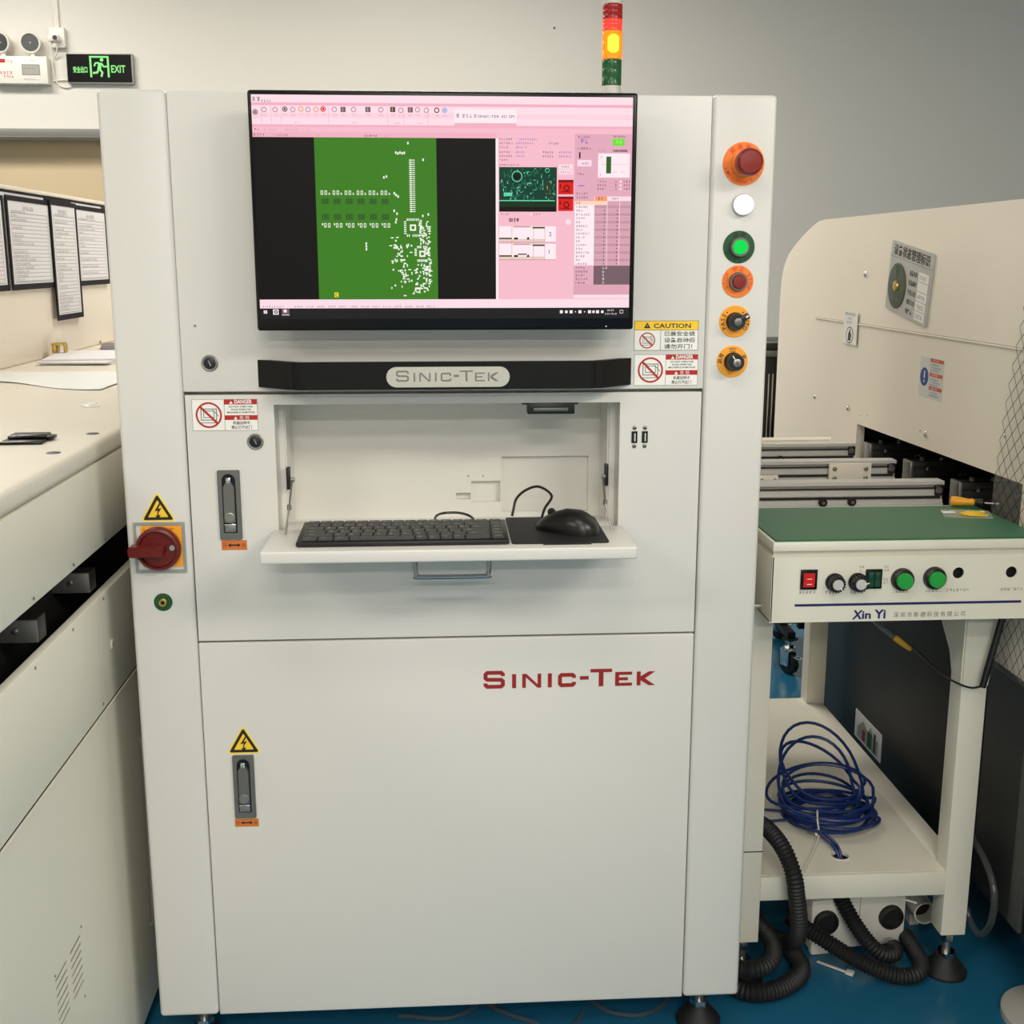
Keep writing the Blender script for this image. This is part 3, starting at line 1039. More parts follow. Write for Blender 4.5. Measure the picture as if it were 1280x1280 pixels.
sdg = sg('dark_green', (52, 98, 40)); sw_ = sg('white', (244, 246, 232)); sgy = sg('grey', (120, 96, 104)); spu = sg('purple', (128, 84, 190)); sor = sg('orange', (246, 160, 116))
srd = sg('red', (226, 26, 26)); sdr = sg('dark_red', (120, 10, 12)); sbl = sg('pale_blue', (150, 176, 226)); skb = sg('text', (70, 40, 48)); slg = sg('lime', (110, 226, 60)); scy = sg('cyan', (104, 214, 170)); spg = sg('pcb', (14, 62, 46)); stb = sg('taskbar', (30, 30, 32)); sye = sg('yellow', (236, 220, 60)); spw = sg('pinkwhite', (255, 236, 242)); sbr = sg('olive', (84, 72, 40))
b = B(pink, FS)
mm = .001
def R(x0, y0, x1, y1, m, l=1):
    b.rect(x0 * mm, -y1 * mm, x1 * mm, -y0 * mm, m, .00004 * l)
def T(s_, x, y, h_, m, width=None, bold=0.0, l=3, align='l'):
    b.text(s_, x * mm, -y * mm, h_ * mm, m, .00004 * l, width=width * mm if width else None, bold=bold, align=align)
def SB(x, y, n, h_, m, l=3):
    b.scribble(x * mm, -y * mm, n, h_ * mm, m, .00004 * l)
R(0, 0, SW / mm, SH / mm, pink, 0)
R(0, 0, 540.5, 10.5, palep); R(0, 10.5, 540.5, 14.5, pinkb); R(0, 14.5, 540.5, 40, palep); R(0, 24, 540.5, 31, sg('ribbon', (255, 212, 224)), 2)
R(0, 40, 540.5, 43.5, pinkb); R(0, 43.5, 540.5, 50, pink); R(0, 50, 345, 56.8, pinkb)
for x in (13, 27, 41, 107, 190, 213, 247):
    R(x, 15, x + .7, 39, pinkb, 3)
SB(14, 10, 4, 3, sgy); SB(2, 8.5, 2, 5, sk)
for i, (x, y, m) in enumerate([(5, 23.6, sgy), (17.5, 20.3, mauve), (33, 20.2, mauve), (46.5, 19.5, sgy), (57.6, 20, mauve), (68.8, 19.3, sor), (78.8, 19.8, mauve), (90, 19.7, sor), (100, 19, srd), (115.7, 19.5, mauve), (128, 19.4, sgy), (142.7, 19.3, mauve), (162.9, 19.2, sgy), (181, 19.5, mauve), (197.8, 18.9, sbr), (209, 19.9, mauve), (222.6, 19.2, sgy), (232.8, 19, mauve), (245.2, 19.6, mauve), (259.9, 19.5, sdr), (271.2, 19.4, sbl)]):
    if m in (sgy, sbr) and i not in (3, 0):
        R(x - 3.6, y - 3.6, x + 3.6, y + 3.6, m, 3)
        R(x - 1.2, y - 2.6, x + .2, y + 2.6, mauve, 4)
    else:
        b.ring(x * mm, -y * mm, .0024, .0038, m, .00012, 16)
        if m in (srd, sgy, sbl):
            b.disc(x * mm, -y * mm, .0018, m, .00016, 12)
    SB(x - 2.6, y + 8.4, 3, 1.9, mauve)
for x in (60, 140, 200, 232):
    SB(x, 38.5, 3, 2.2, mauve)
R(284.8, 18, 373.6, 40, spw, 2); R(284.8, 36.5, 373.6, 40, pinkb, 3)
T('SINIC-TEK 3D SPI', 318, 29.2, 5.2, skb, 52); SB(296, 29, 4, 4.4, skb); SB(288, 29, 1, 5, sk)
SB(3, 48.6, 2, 3, sk); SB(16, 48.6, 6, 2.6, mauve); SB(45, 48.6, 6, 2.6, mauve); SB(76, 48.6, 2, 2.6, mauve)
SB(2, 55.6, 4, 3.2, sk); SB(28, 55.6, 7, 2.6, sgy); SB(88, 55.6, 2, 2.6, mauve); SB(157, 56, 5, 3, sk); SB(185, 56.3, 3, 2.2, mauve)
R(0, 57.2, 343.5, 283.5, sk, 1)
R(85.8, 57.4, 258.6, 283.4, sgr, 2)
# pads on the board
def cell(x, y, w=1.5, h=2.6, m=sw_):
    R(x - w / 2, y - h / 2, x + w / 2, y + h / 2, m, 4)
for row, y0 in ((0, 133), (1, 178.5)):
    for k in range(6):
        x = 94.5 + k * 17.1
        for q in (0, 5.6):
            xx = x + q + (3.4 if row else 0)
            b.outline((xx - 1.7) * mm, -(y0 + 3) * mm, (xx + 1.7) * mm, -(y0 - 3) * mm, .0009, sw_, .00016)
        cell(x + 10.5 - (11 if row else 0), y0 + (1.6 if not row else -1.6), 1.6, 3)
        R(x - 1, y0 + (8 if not row else -16), x + 9.4, y0 + (16 if not row else -8), sdg, 3)
for i in range(26):
    y = 86.8 + i * 2.85
    R(219.6, y, 223.4, y + 1.7, sw_, 4); R(224.0, y + .3, 227.6, y + 1.5, sw_, 4)
for x, y in ((218.4, 64.4), (201, 77.6), (204, 78.6), (207, 77.4), (210, 78.4), (213, 77.8), (239.6, 87.2), (183.3, 111.7), (187, 110.5), (197.7, 133.5), (200, 136), (203, 138), (155.9, 204), (155.9, 208), (155.9, 212), (201, 162), (246, 163), (238, 165), (197, 158), (200, 170), (199, 174)):
    cell(x, y, 2.2, 3.4)
T('C', 109.2, 279.4, 5.6, sk, 3, bold=.03, l=5); R(108, 273.5, 114, 280.3, sye, 4)
rr = random.Random(3)
for cx, cy, s_ in ((223.6, 181.5, 8.2), (236.5, 218.5, 6.6)):
    for k in range(7):
        d_ = -s_ + k * 2 * s_ / 6
        for a, c in ((d_, -s_ - 3), (d_, s_ + 3)):
            if rr.random() < .9:
                cell(cx + a, cy + c, 1.5, 3.4)
            if rr.random() < .9:
                cell(cx + c, cy + a, 3.4, 1.5)
    b.outline((cx - 4.4) * mm, -(cy + 4.4) * mm, (cx + 4.4) * mm, -(cy - 4.4) * mm, .0022, sw_, .00016)
for x0, y0, x1, y1, n in ((190, 195, 202, 210, 10), (233, 172, 248, 205, 46), (196, 207, 218, 226, 16), (193, 226, 216, 250, 22), (226, 232, 250, 262, 46), (240, 206, 250, 245, 26), (209, 246, 222, 262, 12), (222, 262, 246, 276, 26), (190, 258, 216, 279, 5), (205, 205, 222, 262, 10)):
    for _ in range(n):
        x, y = rr.uniform(x0, x1), rr.uniform(y0, y1)
        w2, h2 = rr.choice(((1.5, 2.8), (2.8, 1.5), (2.4, 2.4), (4, 1.6), (1.6, 4)))
        cell(x, y, w2, h2)
# right side of the window
for i, (y, n1, n2) in enumerate(((59.5, 6, 10), (65, 6, 8), (70.6, 4, 5), (77.2, 5, 4), (82.7, 6, 4), (88.2, 4, 0), (94.8, 9, 0))):
    SB(348.8, y, n1, 2.6, skb); SB(372.5, y, n2, 2.6, spu)
    if i in (3, 4):
        SB(411, y, 5, 2.7, sk); SB(434, y, 6, 2.6, spu)
    if i == 1:
        SB(420, y, 5, 2.4, skb)
R(348.4, 96.6, 431.8, 158.8, spg, 2)
b.ring(374.2 * mm, -109.5 * mm, .0066, .0078, scy, .00012, 28); b.disc(374.2 * mm, -109.5 * mm, .0048, sk, .00014, 20); b.ring(418 * mm, -100.8 * mm, .0026, .0034, scy, .00012, 20)
R(348.4, 142.5, 429, 144, scy, 3); R(348.4, 145, 431.8, 152, sg('pcb_dark', (20, 50, 26)), 3); R(348.4, 152, 431.8, 158.8, sk, 3)
R(412, 116, 427, 139, sg('pcb_olive', (40, 56, 30)), 3); R(355, 132, 367, 137, scy, 3)
for _ in range(150):
    x, y = rr.uniform(350, 428), rr.choice((rr.uniform(112, 140), rr.uniform(112, 140), rr.uniform(98, 110)))
    if (x - 374) ** 2 + (y - 109.5) ** 2 < 100:
        continue
    w2, h2 = rr.choice(((1.2, 3), (3.2, .8), (.8, 4.5), (1.8, 1.8)))
    R(x, y, x + w2, y + h2, rr.choice((scy, sg('teal', (40, 130, 104)), sg('teal', (40, 130, 104)))), 4)
R(434.5, 92.5, 455, 98.8, palep, 2); R(434.5, 99.8, 455, 106.4, palep, 2); SB(438, 97, 4, 2.6, sgy); SB(437, 104.6, 5, 2.6, sgy)
for y0 in (114, 137.3):
    R(434, y0, 456.2, y0 + 20.4, srd, 2); R(434, y0, 456.2, y0 + 3.5, sdr, 3)
    b.ring(446 * mm, -(y0 + 11.5) * mm, .0026, .0046, sdr, .00014, 18)
    R(438, y0 + 16, 452, y0 + 17.4, sdr, 3); R(436, y0 + 6, 438, y0 + 12, sdr, 3)
SB(351, 163.5, 4, 2.4, skb); SB(398, 163.5, 4, 2.2, sgy); R(394, 160.8, 396, 164, spw, 3)
T('0/19', 362.5, 173.0, 7.2, sk, 14.5, bold=.03)
b.disc(449 * mm, -173 * mm, .0042, palep, .00008, 20)
for y0, num, lift in ((179.3, '2', 0), (204.2, '1', 1)):
    R(348.3, y0, 431.2, y0 + 22.4, spw, 2); R(348.3, y0 + 18, 414.5, y0 + 22.4, sg('beige', (232, 206, 190)), 3)
    for xa in (366.5, 398, 414.5):
        R(xa, y0, xa + .6, y0 + 22.4, mauve, 4)
    R(348.3, y0 + 16.2, 366.5, y0 + 18.4, sbr, 5); R(397, y0 + .8, 414.5, y0 + 3.2, sbr, 5); R(369.5, y0, 393, y0 + 1.6, mauve, 5)
    for xa in (368.2, 394.2):
        R(xa, y0 - .2, xa + 1.6, y0 + 2.4, sye, 6)
    R(370, y0 + 16, 375.6, y0 + 18.8, sk, 5); b.poly([(388 * mm, -(y0 + 18.8) * mm), (393 * mm, -(y0 + 18.8) * mm), (390.5 * mm, -(y0 + 14.5) * mm)], sk, .0002)
    if lift:
        R(375.6, y0 + 14, 388.5, y0 + 15.8, sbr, 5)
    R(348.3, y0 + 22.2, 431.2, y0 + 23.2, mauve, 5)
    T(num, 421, y0 + 14.0, 8.5, skb, None)
R(457.5, 50.5, 540.5, 277, lil, 2)
SB(462, 56, 5, 3, skb, 4); SB(465.5, 63.4, 2, 6, spu, 4); SB(462, 72, 5, 3.2, skb, 4)
T('1', 463.6, 83.6, 11, sk, None, bold=.05, l=5); R(461.4, 86.3, 482, 95, palep, 3); SB(468, 92.4, 3, 3, skb, 5); SB(461, 107, 3, 3, skb, 4); R(463, 121.5, 472, 122.7, spu, 4)
SB(512, 55, 6, 2.6, skb, 4); R(512, 56.6, 529.5, 66.6, slg, 4); SB(517, 63.5, 2, 4.4, sg('lime2', (190, 250, 120)), 5); SB(491.5, 74.5, 3, 3, mauve, 4)
T('100.00%', 513, 74.8, 4.4, sk, 21, bold=.03, l=5)
R(491.4, 77, 537.4, 110.6, spw, 3); R(503.3, 81.4, 510.4, 104.8, sdg, 5); SB(495, 84, 1, 3, mauve, 5); SB(494, 108, 1, 3, mauve, 5); SB(514, 104, 2, 2.6, mauve, 5); SB(525, 104, 2, 2.6, mauve, 5); R(496, 92, 535, 92.5, pinkb, 4)
for i in range(3):
    y = 117.5 + i * 5.2
    SB(491, y, 4, 2.8, skb, 4); R(504, y + .7, 520, y + 1.2, mauve, 4); SB(517, y, 1, 2.8, skb, 4); SB(529, y, 3, 2.9, sk, 5); R(523.5, y - 2.5, 526, y, spw, 5)
SB(460.5, 134.5, 5, 2.8, skb, 4); SB(460.5, 140, 5, 2.9, skb, 4)
R(486.5, 137, 540.5, 143.4, palep, 3); R(487.5, 137, 505.2, 143.6, sor, 4); SB(492.5, 141.6, 2, 3.4, sdr, 5); SB(513, 141.4, 3, 2.6, skb, 5)
R(458, 143.6, 487, 235, spw, 3); R(458, 143.6, 505.2, 149, sg('peach', (255, 214, 190)), 4)
for i in range(17):
    y = 143.6 + i * 5.4
    R(487, y + .4, 540.5, y + 4.9, mauve if i % 2 else sg('mauve2', (214, 164, 178)), 3)
    SB(460.5, y + 4.2, 2 + (i * 3) % 5, 2.8, skb, 5)
    R(505.4, y, 506.2, y + 5.4, palep, 4); R(523.6, y, 524.4, y + 5.4, palep, 4)
    if i > 1:
        R(501, y + 1.4, 502, y + 3.6, skb, 5); R(520, y + 1.4, 521, y + 3.6, skb, 5)
R(458, 235.4, 487, 262.7, lil, 4); R(487, 235.4, 540.5, 262.7, sgy, 4)
for i in range(5):
    SB(460.5, 240 + i * 5.4, 4 + (i % 2), 3, skb, 6)
    SB(500, 240 + i * 5.4, 1 if i else 2, 3.2, spw, 6)
R(458, 262.7, 540.5, 277, sg('lil2', (222, 166, 182)), 3); R(458, 277.6, 540, 282.4, palep, 4)
R(343.5, 57.2, 347, 283.5, spw, 2)
R(0, 283.6, 540.5, 296.2, palep, 2); SB(4, 295, 4, 2.4, sgy); SB(17, 295, 6, 2.4, sgy)
for x in range(50, 245, 16):
    SB(x, 295, 4, 2.4, sgy)
R(0, 296.2, 540.5, 311.5, stb, 2)
R(5, 299, 7.2, 301, spw, 4); R(7.6, 299, 10, 301, spw, 4); R(5, 301.4, 7.2, 303.6, spw, 4); R(7.6, 301.4, 10, 303.6, spw, 4)
R(18.5, 297.6, 26.5, 305.2, spw, 4); b.disc(22.5 * mm, -301.4 * mm, .0028, stb, .0002, 16); b.disc(22.5 * mm, -301.4 * mm, .0014, spw, .00024, 12)
R(31, 296.4, 42, 306, sgy, 3); b.disc(36 * mm, -300 * mm, .0024, spw, .0002, 14); R(31, 305.4, 42, 306.2, palep, 4)
for i, x in enumerate((440, 447.4, 454.5, 461, 467.6, 474.5, 481.8, 487.8, 493.8, 500.9)):
    if i in (3, 5):
        R(x - .8, 301.4, x + .8, 303, spw, 4)
    elif i % 2:
        b.disc(x * mm, -302.2 * mm, .0022, spw if i != 7 else palep, .00018, 12)
    else:
        R(x - 2.2, 300, x + 2.2, 304.4, spw, 4)
T('20:25', 513, 301.2, 3.6, spw, 10, align='c', l=5); SB(505, 306.4, 6, 2.4, spw, 5)
b.outline((527 * mm), -304.6 * mm, 532 * mm, -299.6 * mm, .0006, spw, .0002)
part('screen', b, mon, 'lit pink program window with a green circuit board view')
b = B(M['lit_white']); b.disc(.7375, 1.2685, .0008, M['lit_white'], .0002, 8, F=FR(-.0690)); part('power_light', b, mon)

# ------------------------------------------------------------------ keyboard, mouse pad, mouse
kb = thing('keyboard', (0.436, -0.045, 0.9512), 'slim black mini keyboard lying on the fold-down white tray', 'keyboard')
KF = Matrix.Translation((0.2755, -0.1290, 0.9512)) @ Matrix.Rotation(math.radians(2.4), 4, 'X')
KW, KD = .3145, .120
b = B(M['black'])
b.box(0, KW, 0, KD, 0.001, 0.0080, .002, F=KF)
b.box(.002, .30, KD - .02, KD - .008, -0.0042, 0.002, .001, F=KF)
b.box(.003, .30, .004, .012, -0.0002, 0.002, .0005, F=KF)
case = part('case', b, kb)
rows = [[1] * 15, [1.0] * 13 + [2.0], [1.5] + [1] * 12 + [1.5], [1.75] + [1] * 11 + [2.25], [2.25] + [1] * 10 + [1.75], [1.25, 1.25, 1.25, 5.25, 1, 1, 1, 1, 2 - 0]]
km = {}
LET = ['', '1234567890-=', 'QWERTYUIOP[]', 'ASDFGHJKL;', 'ZXCVBNM,./', '']
leg = B(M['greywhite'], KF)
x_start, usable = .008, KW - .036
keymat = mat('charcoal_key', (52, 52, 51), 0.42, noise=0.05)
for ri, row in enumerate(rows):
    unit = usable / 15.0
    dv = (KD - .010) / 6.0
    yv = KD - .006 - dv * (ri + 1)
    x = x_start
    tot = sum(row)
    for ci, wk in enumerate(row):
        wu = wk * usable / tot
        kk = round(wu, 4)
        if kk not in km:
            q = B(keymat)
            q.box(-wu / 2 + .0009, wu / 2 - .0009, -dv / 2 + .001, dv / 2 - .001, 0, .0035, .0011, seg=1)
            km[kk] = mesh_of('key', q, Vector((0, 0, 0)))
        p = KF @ Vector((x + wu / 2, yv + dv / 2, .0076))
        share('key', km[kk], kb, p, (math.radians(2.4), 0, 0))
        if 0 < ri < 5:
            i2 = ci - (0 if ri == 1 else 1)
            if ri == 1:
                i2 = ci - 1
            if 0 <= i2 < len(LET[ri]):
                leg.text(LET[ri][i2], x + wu * .26, yv + dv * .45, .0065, M['greywhite'], .0114)
            elif wk > 1.2:
                leg.rect(x + wu * .2, yv + dv * .5, x + wu * .2 + .007, yv + dv * .5 + .0012, M['greywhite'], .0114)
        elif wk < 1.9:
            leg.rect(x + wu * .25, yv + dv * .5, x + wu * .25 + .005, yv + dv * .5 + .0012, M['greywhite'], .0114)
        x += wu
    q = .0195
    if ('c', 1) not in km:
        z = B(keymat); z.box(-.0085, .0085, -dv / 2 + .001, dv / 2 - .001, 0, .0035, .0011, seg=1); km[('c', 1)] = mesh_of('key', z, Vector((0, 0, 0)))
    share('key', km[('c', 1)], kb, KF @ Vector((KW - .0165, yv + dv / 2, .0076)), (math.radians(2.4), 0, 0))
    leg.rect(KW - .0205, yv + dv * .5, KW - .0125, yv + dv * .5 + .0012, M['greywhite'], .0114)
part('key_legends', leg, kb)
b = B(M['black'])
b.tube(spline([(0.4790, -0.012, 0.960), (0.4815, .025, 0.963), (0.4940, 0.050, 0.9625), (0.5190, 0.055, 0.9615), (0.5380, 0.040, 0.9580), (0.5430, 0.0, 0.9560), (0.5430, -0.012, 0.9580)], 6), .0021, 8)
part('keyboard_cable', b, kb)

b = B(M['rubber'])
PADX = [(0.5935, -0.126), (0.7370, -0.122), (0.7390, 0.050), (0.5945, 0.050)]
b.prism([rrect(0.5940, -0.1265, 0.7400, 0.052, .006)], 0.9512, 0.9535, F=TP(0))
b.box(.640, .712, -.1335, -.1265, .9512, .9528, .0005)
solo('mouse_pad', b, (0.667, -0.037, 0.9512), 'small black mouse pad on the tray right of the keyboard', 'mouse pad')
mo = thing('mouse', (0.684, -0.050, 0.9535), 'black computer mouse on the small black pad', 'mouse')
b = B(mat('black_mouse_shell', (17, 16, 15), 0.33, noise=0.05))
MFm = Matrix.Translation((0.684, -0.050, 0.9535)) @ Matrix.Rotation(math.radians(52), 4, 'Z')
vs, fs = [], []
NU, NV = 28, 12
for j in range(NV + 1):
    t_ = j / NV
    for i in range(NU):
        a = 2 * PI * i / NU
        ca, sa = math.cos(a), math.sin(a)
        L = .054
        yy = math.copysign(abs(sa) ** .9, sa)
        wd = .0305 + .003 * (-yy) - .0035 * (1 - yy * yy) * .8
        z_ = t_
        rr2 = (1 - z_ ** 2.6) ** .5 if z_ < 1 else 0
        rr2 = max(rr2, .0)
        px_, py_ = wd * math.copysign(abs(ca) ** .85, ca) * rr2, L * yy * rr2
        hgt = .036 - .010 * (py_ / L + .25) ** 2 - .003 * (py_ / L)
        vs.append((px_, py_, max(0.0, z_ * hgt)))
for j in range(NV):
    for i in range(NU):
        a, c = j * NU + i, j * NU + (i + 1) % NU
        fs.append((a, c, c + NU, a + NU))
fs.append(tuple(reversed(range(NU))))
b.add(vs, fs, F=MFm)
shell = part('shell', b, mo)
b = B(M['rubber']); b.lathe([(.006, -.003), (.0072, -.001), (.0072, .001), (.006, .003)], MFm @ Matrix.Translation((0, .028, .0255)) @ Matrix.Rotation(PI / 2, 4, 'Y'), 14); part('scroll_wheel', b, shell)
b = B(M['black'])
hd = MFm @ Vector((0.006, .052, .008))
b.tube(spline([hd, (0.655, .012, .976), (0.668, .034, .992), (0.650, .056, 1.003), (0.630, .060, .998), (0.6130, .058, .984), (0.607, .052, .9650), (0.605, .050, .9560)], 8), .0022, 8)
part('mouse_cable', b, mo)

# ------------------------------------------------------------------ left machine
lm = thing('printer_machine', (-0.6, 0.7, 0.0), 'long cream machine with a tall hood filling the left edge', 'machine')
X0 = -0.05
b = B(M['worktop'])
b.box(-1.5, X0, -2.4, 2.6, 1.0525, 1.0867, 0.010, seg=4)
wt = part('worktop', b, lm)
I_ = M['ivory']
b = B(M['dark']); b.box(-1.48, -0.125, -2.38, 2.55, 0.045, 1.053); part('inner_frame', b, lm)
b = B(I_); b.box(-0.066, X0 - .001, -2.39, 2.55, 0.918, 1.0515, .002); pu = part('upper_side_panel', b, lm)
b = B(I_); b.box(-0.066, X0, -2.39, 2.55, 0.6635, 0.8450, .003); pm = part('middle_side_panel', b, lm)
slots = []
for c, y1, z1, n in ((0, -.2165, .3885, 7), (1, -.2830, .3885, 7)):
    for i in range(n):
        z = z1 - i * .0122
        slots.append((y1 - .052, z - .001, y1, z + .0042))
holes = [[(a, c), (e_, c), (e_, d), (a, d)] for a, c, e_, d in slots]
b = B(I_, LF(X0))
b.prism([[(-2.39, 0.033), (2.55, 0.033), (2.55, 0.6605), (-2.39, 0.6605)]] + holes, -.002, 0.0)
b.prism([[(-2.39, .6575), (2.55, .6575), (2.55, .6607), (-2.39, .6607)]], 0, .0012, m=M['worktop'])
pl = part('lower_side_panel', b, lm)
b = B(M['dark'], LF(X0 - .030)); b.rect(-.40, .28, -.20, .42); part('vent_backing', b, pl)
for hx, hz in ((-.2134, .401), (-.336, .400), (-.2214, .2912)):
    b = B(M['zamak']); b.lathe([(.0022, 0), (.0018, .0008)], place(LF(X0), hx, hz), 10); part('screw', b, pl)
for par, pts in ((pu, ((.0539, .9272), (-.1137, .9272), (-.2903, .9272))), (pm, ((.0212, .8365), (-.141, .8365), (-.3075, .8365), (-.0219, .675))), ):
    for hx, hz in pts:
        b = B(M['zamak']); b.lathe([(.0026, 0), (.0024, .0008), (.0012, .0012)], place(LF(X0), hx, hz), 12); part('screw', b, par)
b = B(I_); b.lathe([(.0085, 0), (.0085, .0012), (.0065, .002)], place(LF(X0), .0508, .7506), 20); b.disc(0, 0, .003, M['zamak'], .0022, 10, F=place(LF(X0), .0508, .7506)); part('lock_cap', b, pm)
# conveyor ends visible in the slot
for ye, xe in ((.030, -.060), (-.219, -.060)):
    b = B(M['darkrail'])
    b.box(-.62, xe - .006, ye - .02, ye + .015, .8490, .8830, .002)
    b.box(-.16, xe - .006, ye - .023, ye - .019, .8500, .8820, .001, m=M['zamak'])
    b.lathe([(.0045, 0), (.0040, .002), (.0020, .003)], Matrix.Translation((xe - .035, ye - .023, .8670)) @ Matrix.Rotation(PI / 2, 4, 'X'), 14, m=M['steel'])
    part('rail_end', b, lm)
b = B(M['frame']); b.tube(spline([(-.052, .162, .185), (-.046, .166, .20), (-.046, .172, .51), (-.052, .172, .527)], 4), .0016, 6); part('edge_rod', b, lm)
for u, v, r in ((-.0775, .1257, .0105), (-.0795, -.0711, .0105)):
    b = B(M['black']); b.lathe([(r, 0), (r, .0006), (r * .8, .0012)], Matrix.Translation((u, v, 1.0867)), 20); part('hole_plug', b, wt)
for fy in (-2.0, -.3, .4, 2.0):
    b = B(M['rubber']); b.lathe([(.035, 0), (.035, .01), (.015, .02), (.015, .05)], Matrix.Translation((-.2, fy, 0)), 20); part('machine_foot', b, lm)
# hood
b = B(M['cream'])
b.box(-1.5, -0.636, 0.7, 2.58, 1.0867, 1.5535, 0.006, seg=3)
hd_ = part('hood', b, lm)
b = B(M['cream']); b.box(-.6365, -.6285, .7, 2.58, 1.5440, 1.5550, .003); part('hood_lip', b, hd_)
b = B(M['sleeve']); b.box(-.6362, -.6325, .72, 2.5, 1.5290, 1.5440, .001); part('hanging_rail', b, hd_)
b = B(M['zamak']); b.lathe([(.006, 0), (.005, .003)], place(LF(-.636), 2.225, 1.095), 10); part('screw', b, hd_)

FH = LF(-.636)
def sleeve(y0, y1, z0, z1, x, label, sections=None, bt=.013):
    t_ = thing('document_sleeve', (x, (y0 + y1) / 2, z0), label, 'document sleeve', 'document sleeves hanging on the hood')
    F_ = LF(x)
    b = B(M['sleeve'], F_)
    b.prism([[(y0, z0), (y1, z0), (y1, z1), (y0, z1)], [(y0 + bt, z0 + bt * 1.2), (y1 - bt, z0 + bt * 1.2), (y1 - bt, z1 - bt), (y0 + bt, z1 - bt)]], 0, .003)
    part('sleeve_frame', b, t_)
    b = B(M['paper'], F_)
    b.prism([[(y0 + bt * .6, z0 + bt * .6), (y1 - bt * .6, z0 + bt * .6), (y1 - bt * .6, z1 - bt * .6), (y0 + bt * .6, z1 - bt * .6)]], .0002, .0014)
    ww, hh = y1 - y0 - 2 * bt, z1 - z0 - 2.2 * bt
    n = int(hh / .0105)
    for i in range(2, n):
        z = z1 - bt - .010 - i * .0105
        if z < z0 + bt * 1.6:
            break
        b.rect(y0 + bt + .018, z, y1 - bt - .018, z + .0009, M['grey_ink'], .0017)
        if i % 2 == 0 or rnd.random() < .4:
            b.scribble(y0 + bt + .026, z + .0022, rnd.randint(6, max(7, int(ww / .012))), .005, M['grey_ink'], .0017, gap=1.4)
    b.scribble((y0 + y1) / 2 - .05, z1 - bt - .022, 7, .010, M['grey_ink'], .0017)
    b.outline(y0 + bt + .016, z0 + bt * 1.5, y1 - bt - .016, z1 - bt - .030, .0012, M['grey_ink'], .0017)
    part('paper', b, t_)
    return t_
sleeve(1.05, 1.398, 1.285, 1.527, -.630, 'document sleeve cut off by the left edge of the photo')
sleeve(1.412, 1.772, 1.285, 1.530, -.628, 'wide dark framed sleeve left of the long narrow sleeve')
sleeve(1.757, 2.014, 1.189, 1.533, -.624, 'long narrow dark framed sleeve hanging lower than its neighbours')
sleeve(2.012, 2.364, 1.284, 1.530, -.628, 'dark framed sleeve nearest the white inspection machine')
for y0, y1 in ((1.2, 1.735), (2.0, 2.33)):
    b = B(M['paper'], FH); b.prism([[(y0, 1.300), (y1, 1.300), (y1, 1.5365), (y0, 1.5365)]], .0037, .0050)
    solo('paper_sheet', b, (-.636, (y0 + y1) / 2, 1.30), 'white sheet showing above the %s on the hood' % ('wide sleeve beside the left photo edge' if y0 < 1.5 else 'sleeve nearest the inspection machine'), 'paper', 'loose sheets behind the sleeves')

# things lying on the worktop
ZT = 1.0867
b = B(M['blackgloss'])
F_ = Matrix.Translation((-.150, .045, ZT)) @ Matrix.Rotation(math.radians(3), 4, 'Z')
b.box(-.038, .026, -.036, .030, 0, .005, .002, F=F_)
b.box(-.034, .024, -.006, .034, .0045, .0105, .003, F=F_)
b.box(.023, .034, -.002, .026, .002, .008, .002, F=F_)
solo('latch_block', b, (-.158, .045, ZT), 'small black plastic block lying near the front of the cream worktop', 'block')
b = B(M['sheet'])
nu, nv = 18, 8
cs = [(-.60, .99), (-.245, .80), (-.235, 1.20), (-.62, 1.24)]
vs = []
for j in range(nv + 1):
    for i in range(nu + 1):
        s_, t_ = i / nu, j / nv
        p = [(1 - s_) * (1 - t_) * cs[0][k] + s_ * (1 - t_) * cs[1][k] + s_ * t_ * cs[2][k] + (1 - s_) * t_ * cs[3][k] for k in (0, 1)]
        z = ZT + .0014 + .0012 * (math.sin(s_ * 7 + t_ * 3) + 1) * (0.6 + .4 * math.sin(t_ * 9))
        vs.append((p[0], p[1] + .03 * math.sin(s_ * 6) * (1 - t_), z))
fs = [(j * (nu + 1) + i, j * (nu + 1) + i + 1, (j + 1) * (nu + 1) + i + 1, (j + 1) * (nu + 1) + i) for j in range(nv) for i in range(nu)]
k = len(vs)
b.add(vs + [(v[0], v[1], v[2] - .0012) for v in vs], fs + [tuple(reversed([q + k for q in f])) for f in fs])
solo('plastic_sheet', b, (-.42, 1.05, ZT), 'wavy translucent plastic sheet lying across the cream worktop', 'sheet')
b = B(M['paper']); 
for i, (dx, dy, rz) in enumerate(((0, 0, .05), (.012, -.02, -.06), (-.01, .02, .12))):
    b.box(-.095, .095, -.16, .16, .0005 + .005 * i, .005 + .005 * i, .001, F=Matrix.Translation((-.495 + dx, 1.60 + dy, ZT)) @ Matrix.Rotation(rz, 4, 'Z'))
solo('paper_stack', b, (-.495, 1.60, ZT), 'low stack of white papers against the hood', 'paper')
b = B(M['purple']); b.box(-.045, .055, -.12, .18, 0, .016, .002, F=Matrix.Translation((-.505, 1.925, ZT)) @ Matrix.Rotation(.25, 4, 'Z')); b.box(-.045, .055, -.13, -.12, 0, .010, .002, m=M['white'], F=Matrix.Translation((-.505, 1.925, ZT)) @ Matrix.Rotation(.25, 4, 'Z'))
solo('grey_folder', b, (-.505, 1.925, ZT), 'grey purple folder behind the white papers', 'folder')
b = B(M['brass'])
b.box(-.617, -.605, 1.66, 1.70, ZT + .0155, ZT + .042, .003); b.box(-.618, -.585, 1.655, 1.705, ZT + .036, ZT + .044, .003); b.box(-.590, -.583, 1.68, 1.70, ZT + .0155, ZT + .04, .002)
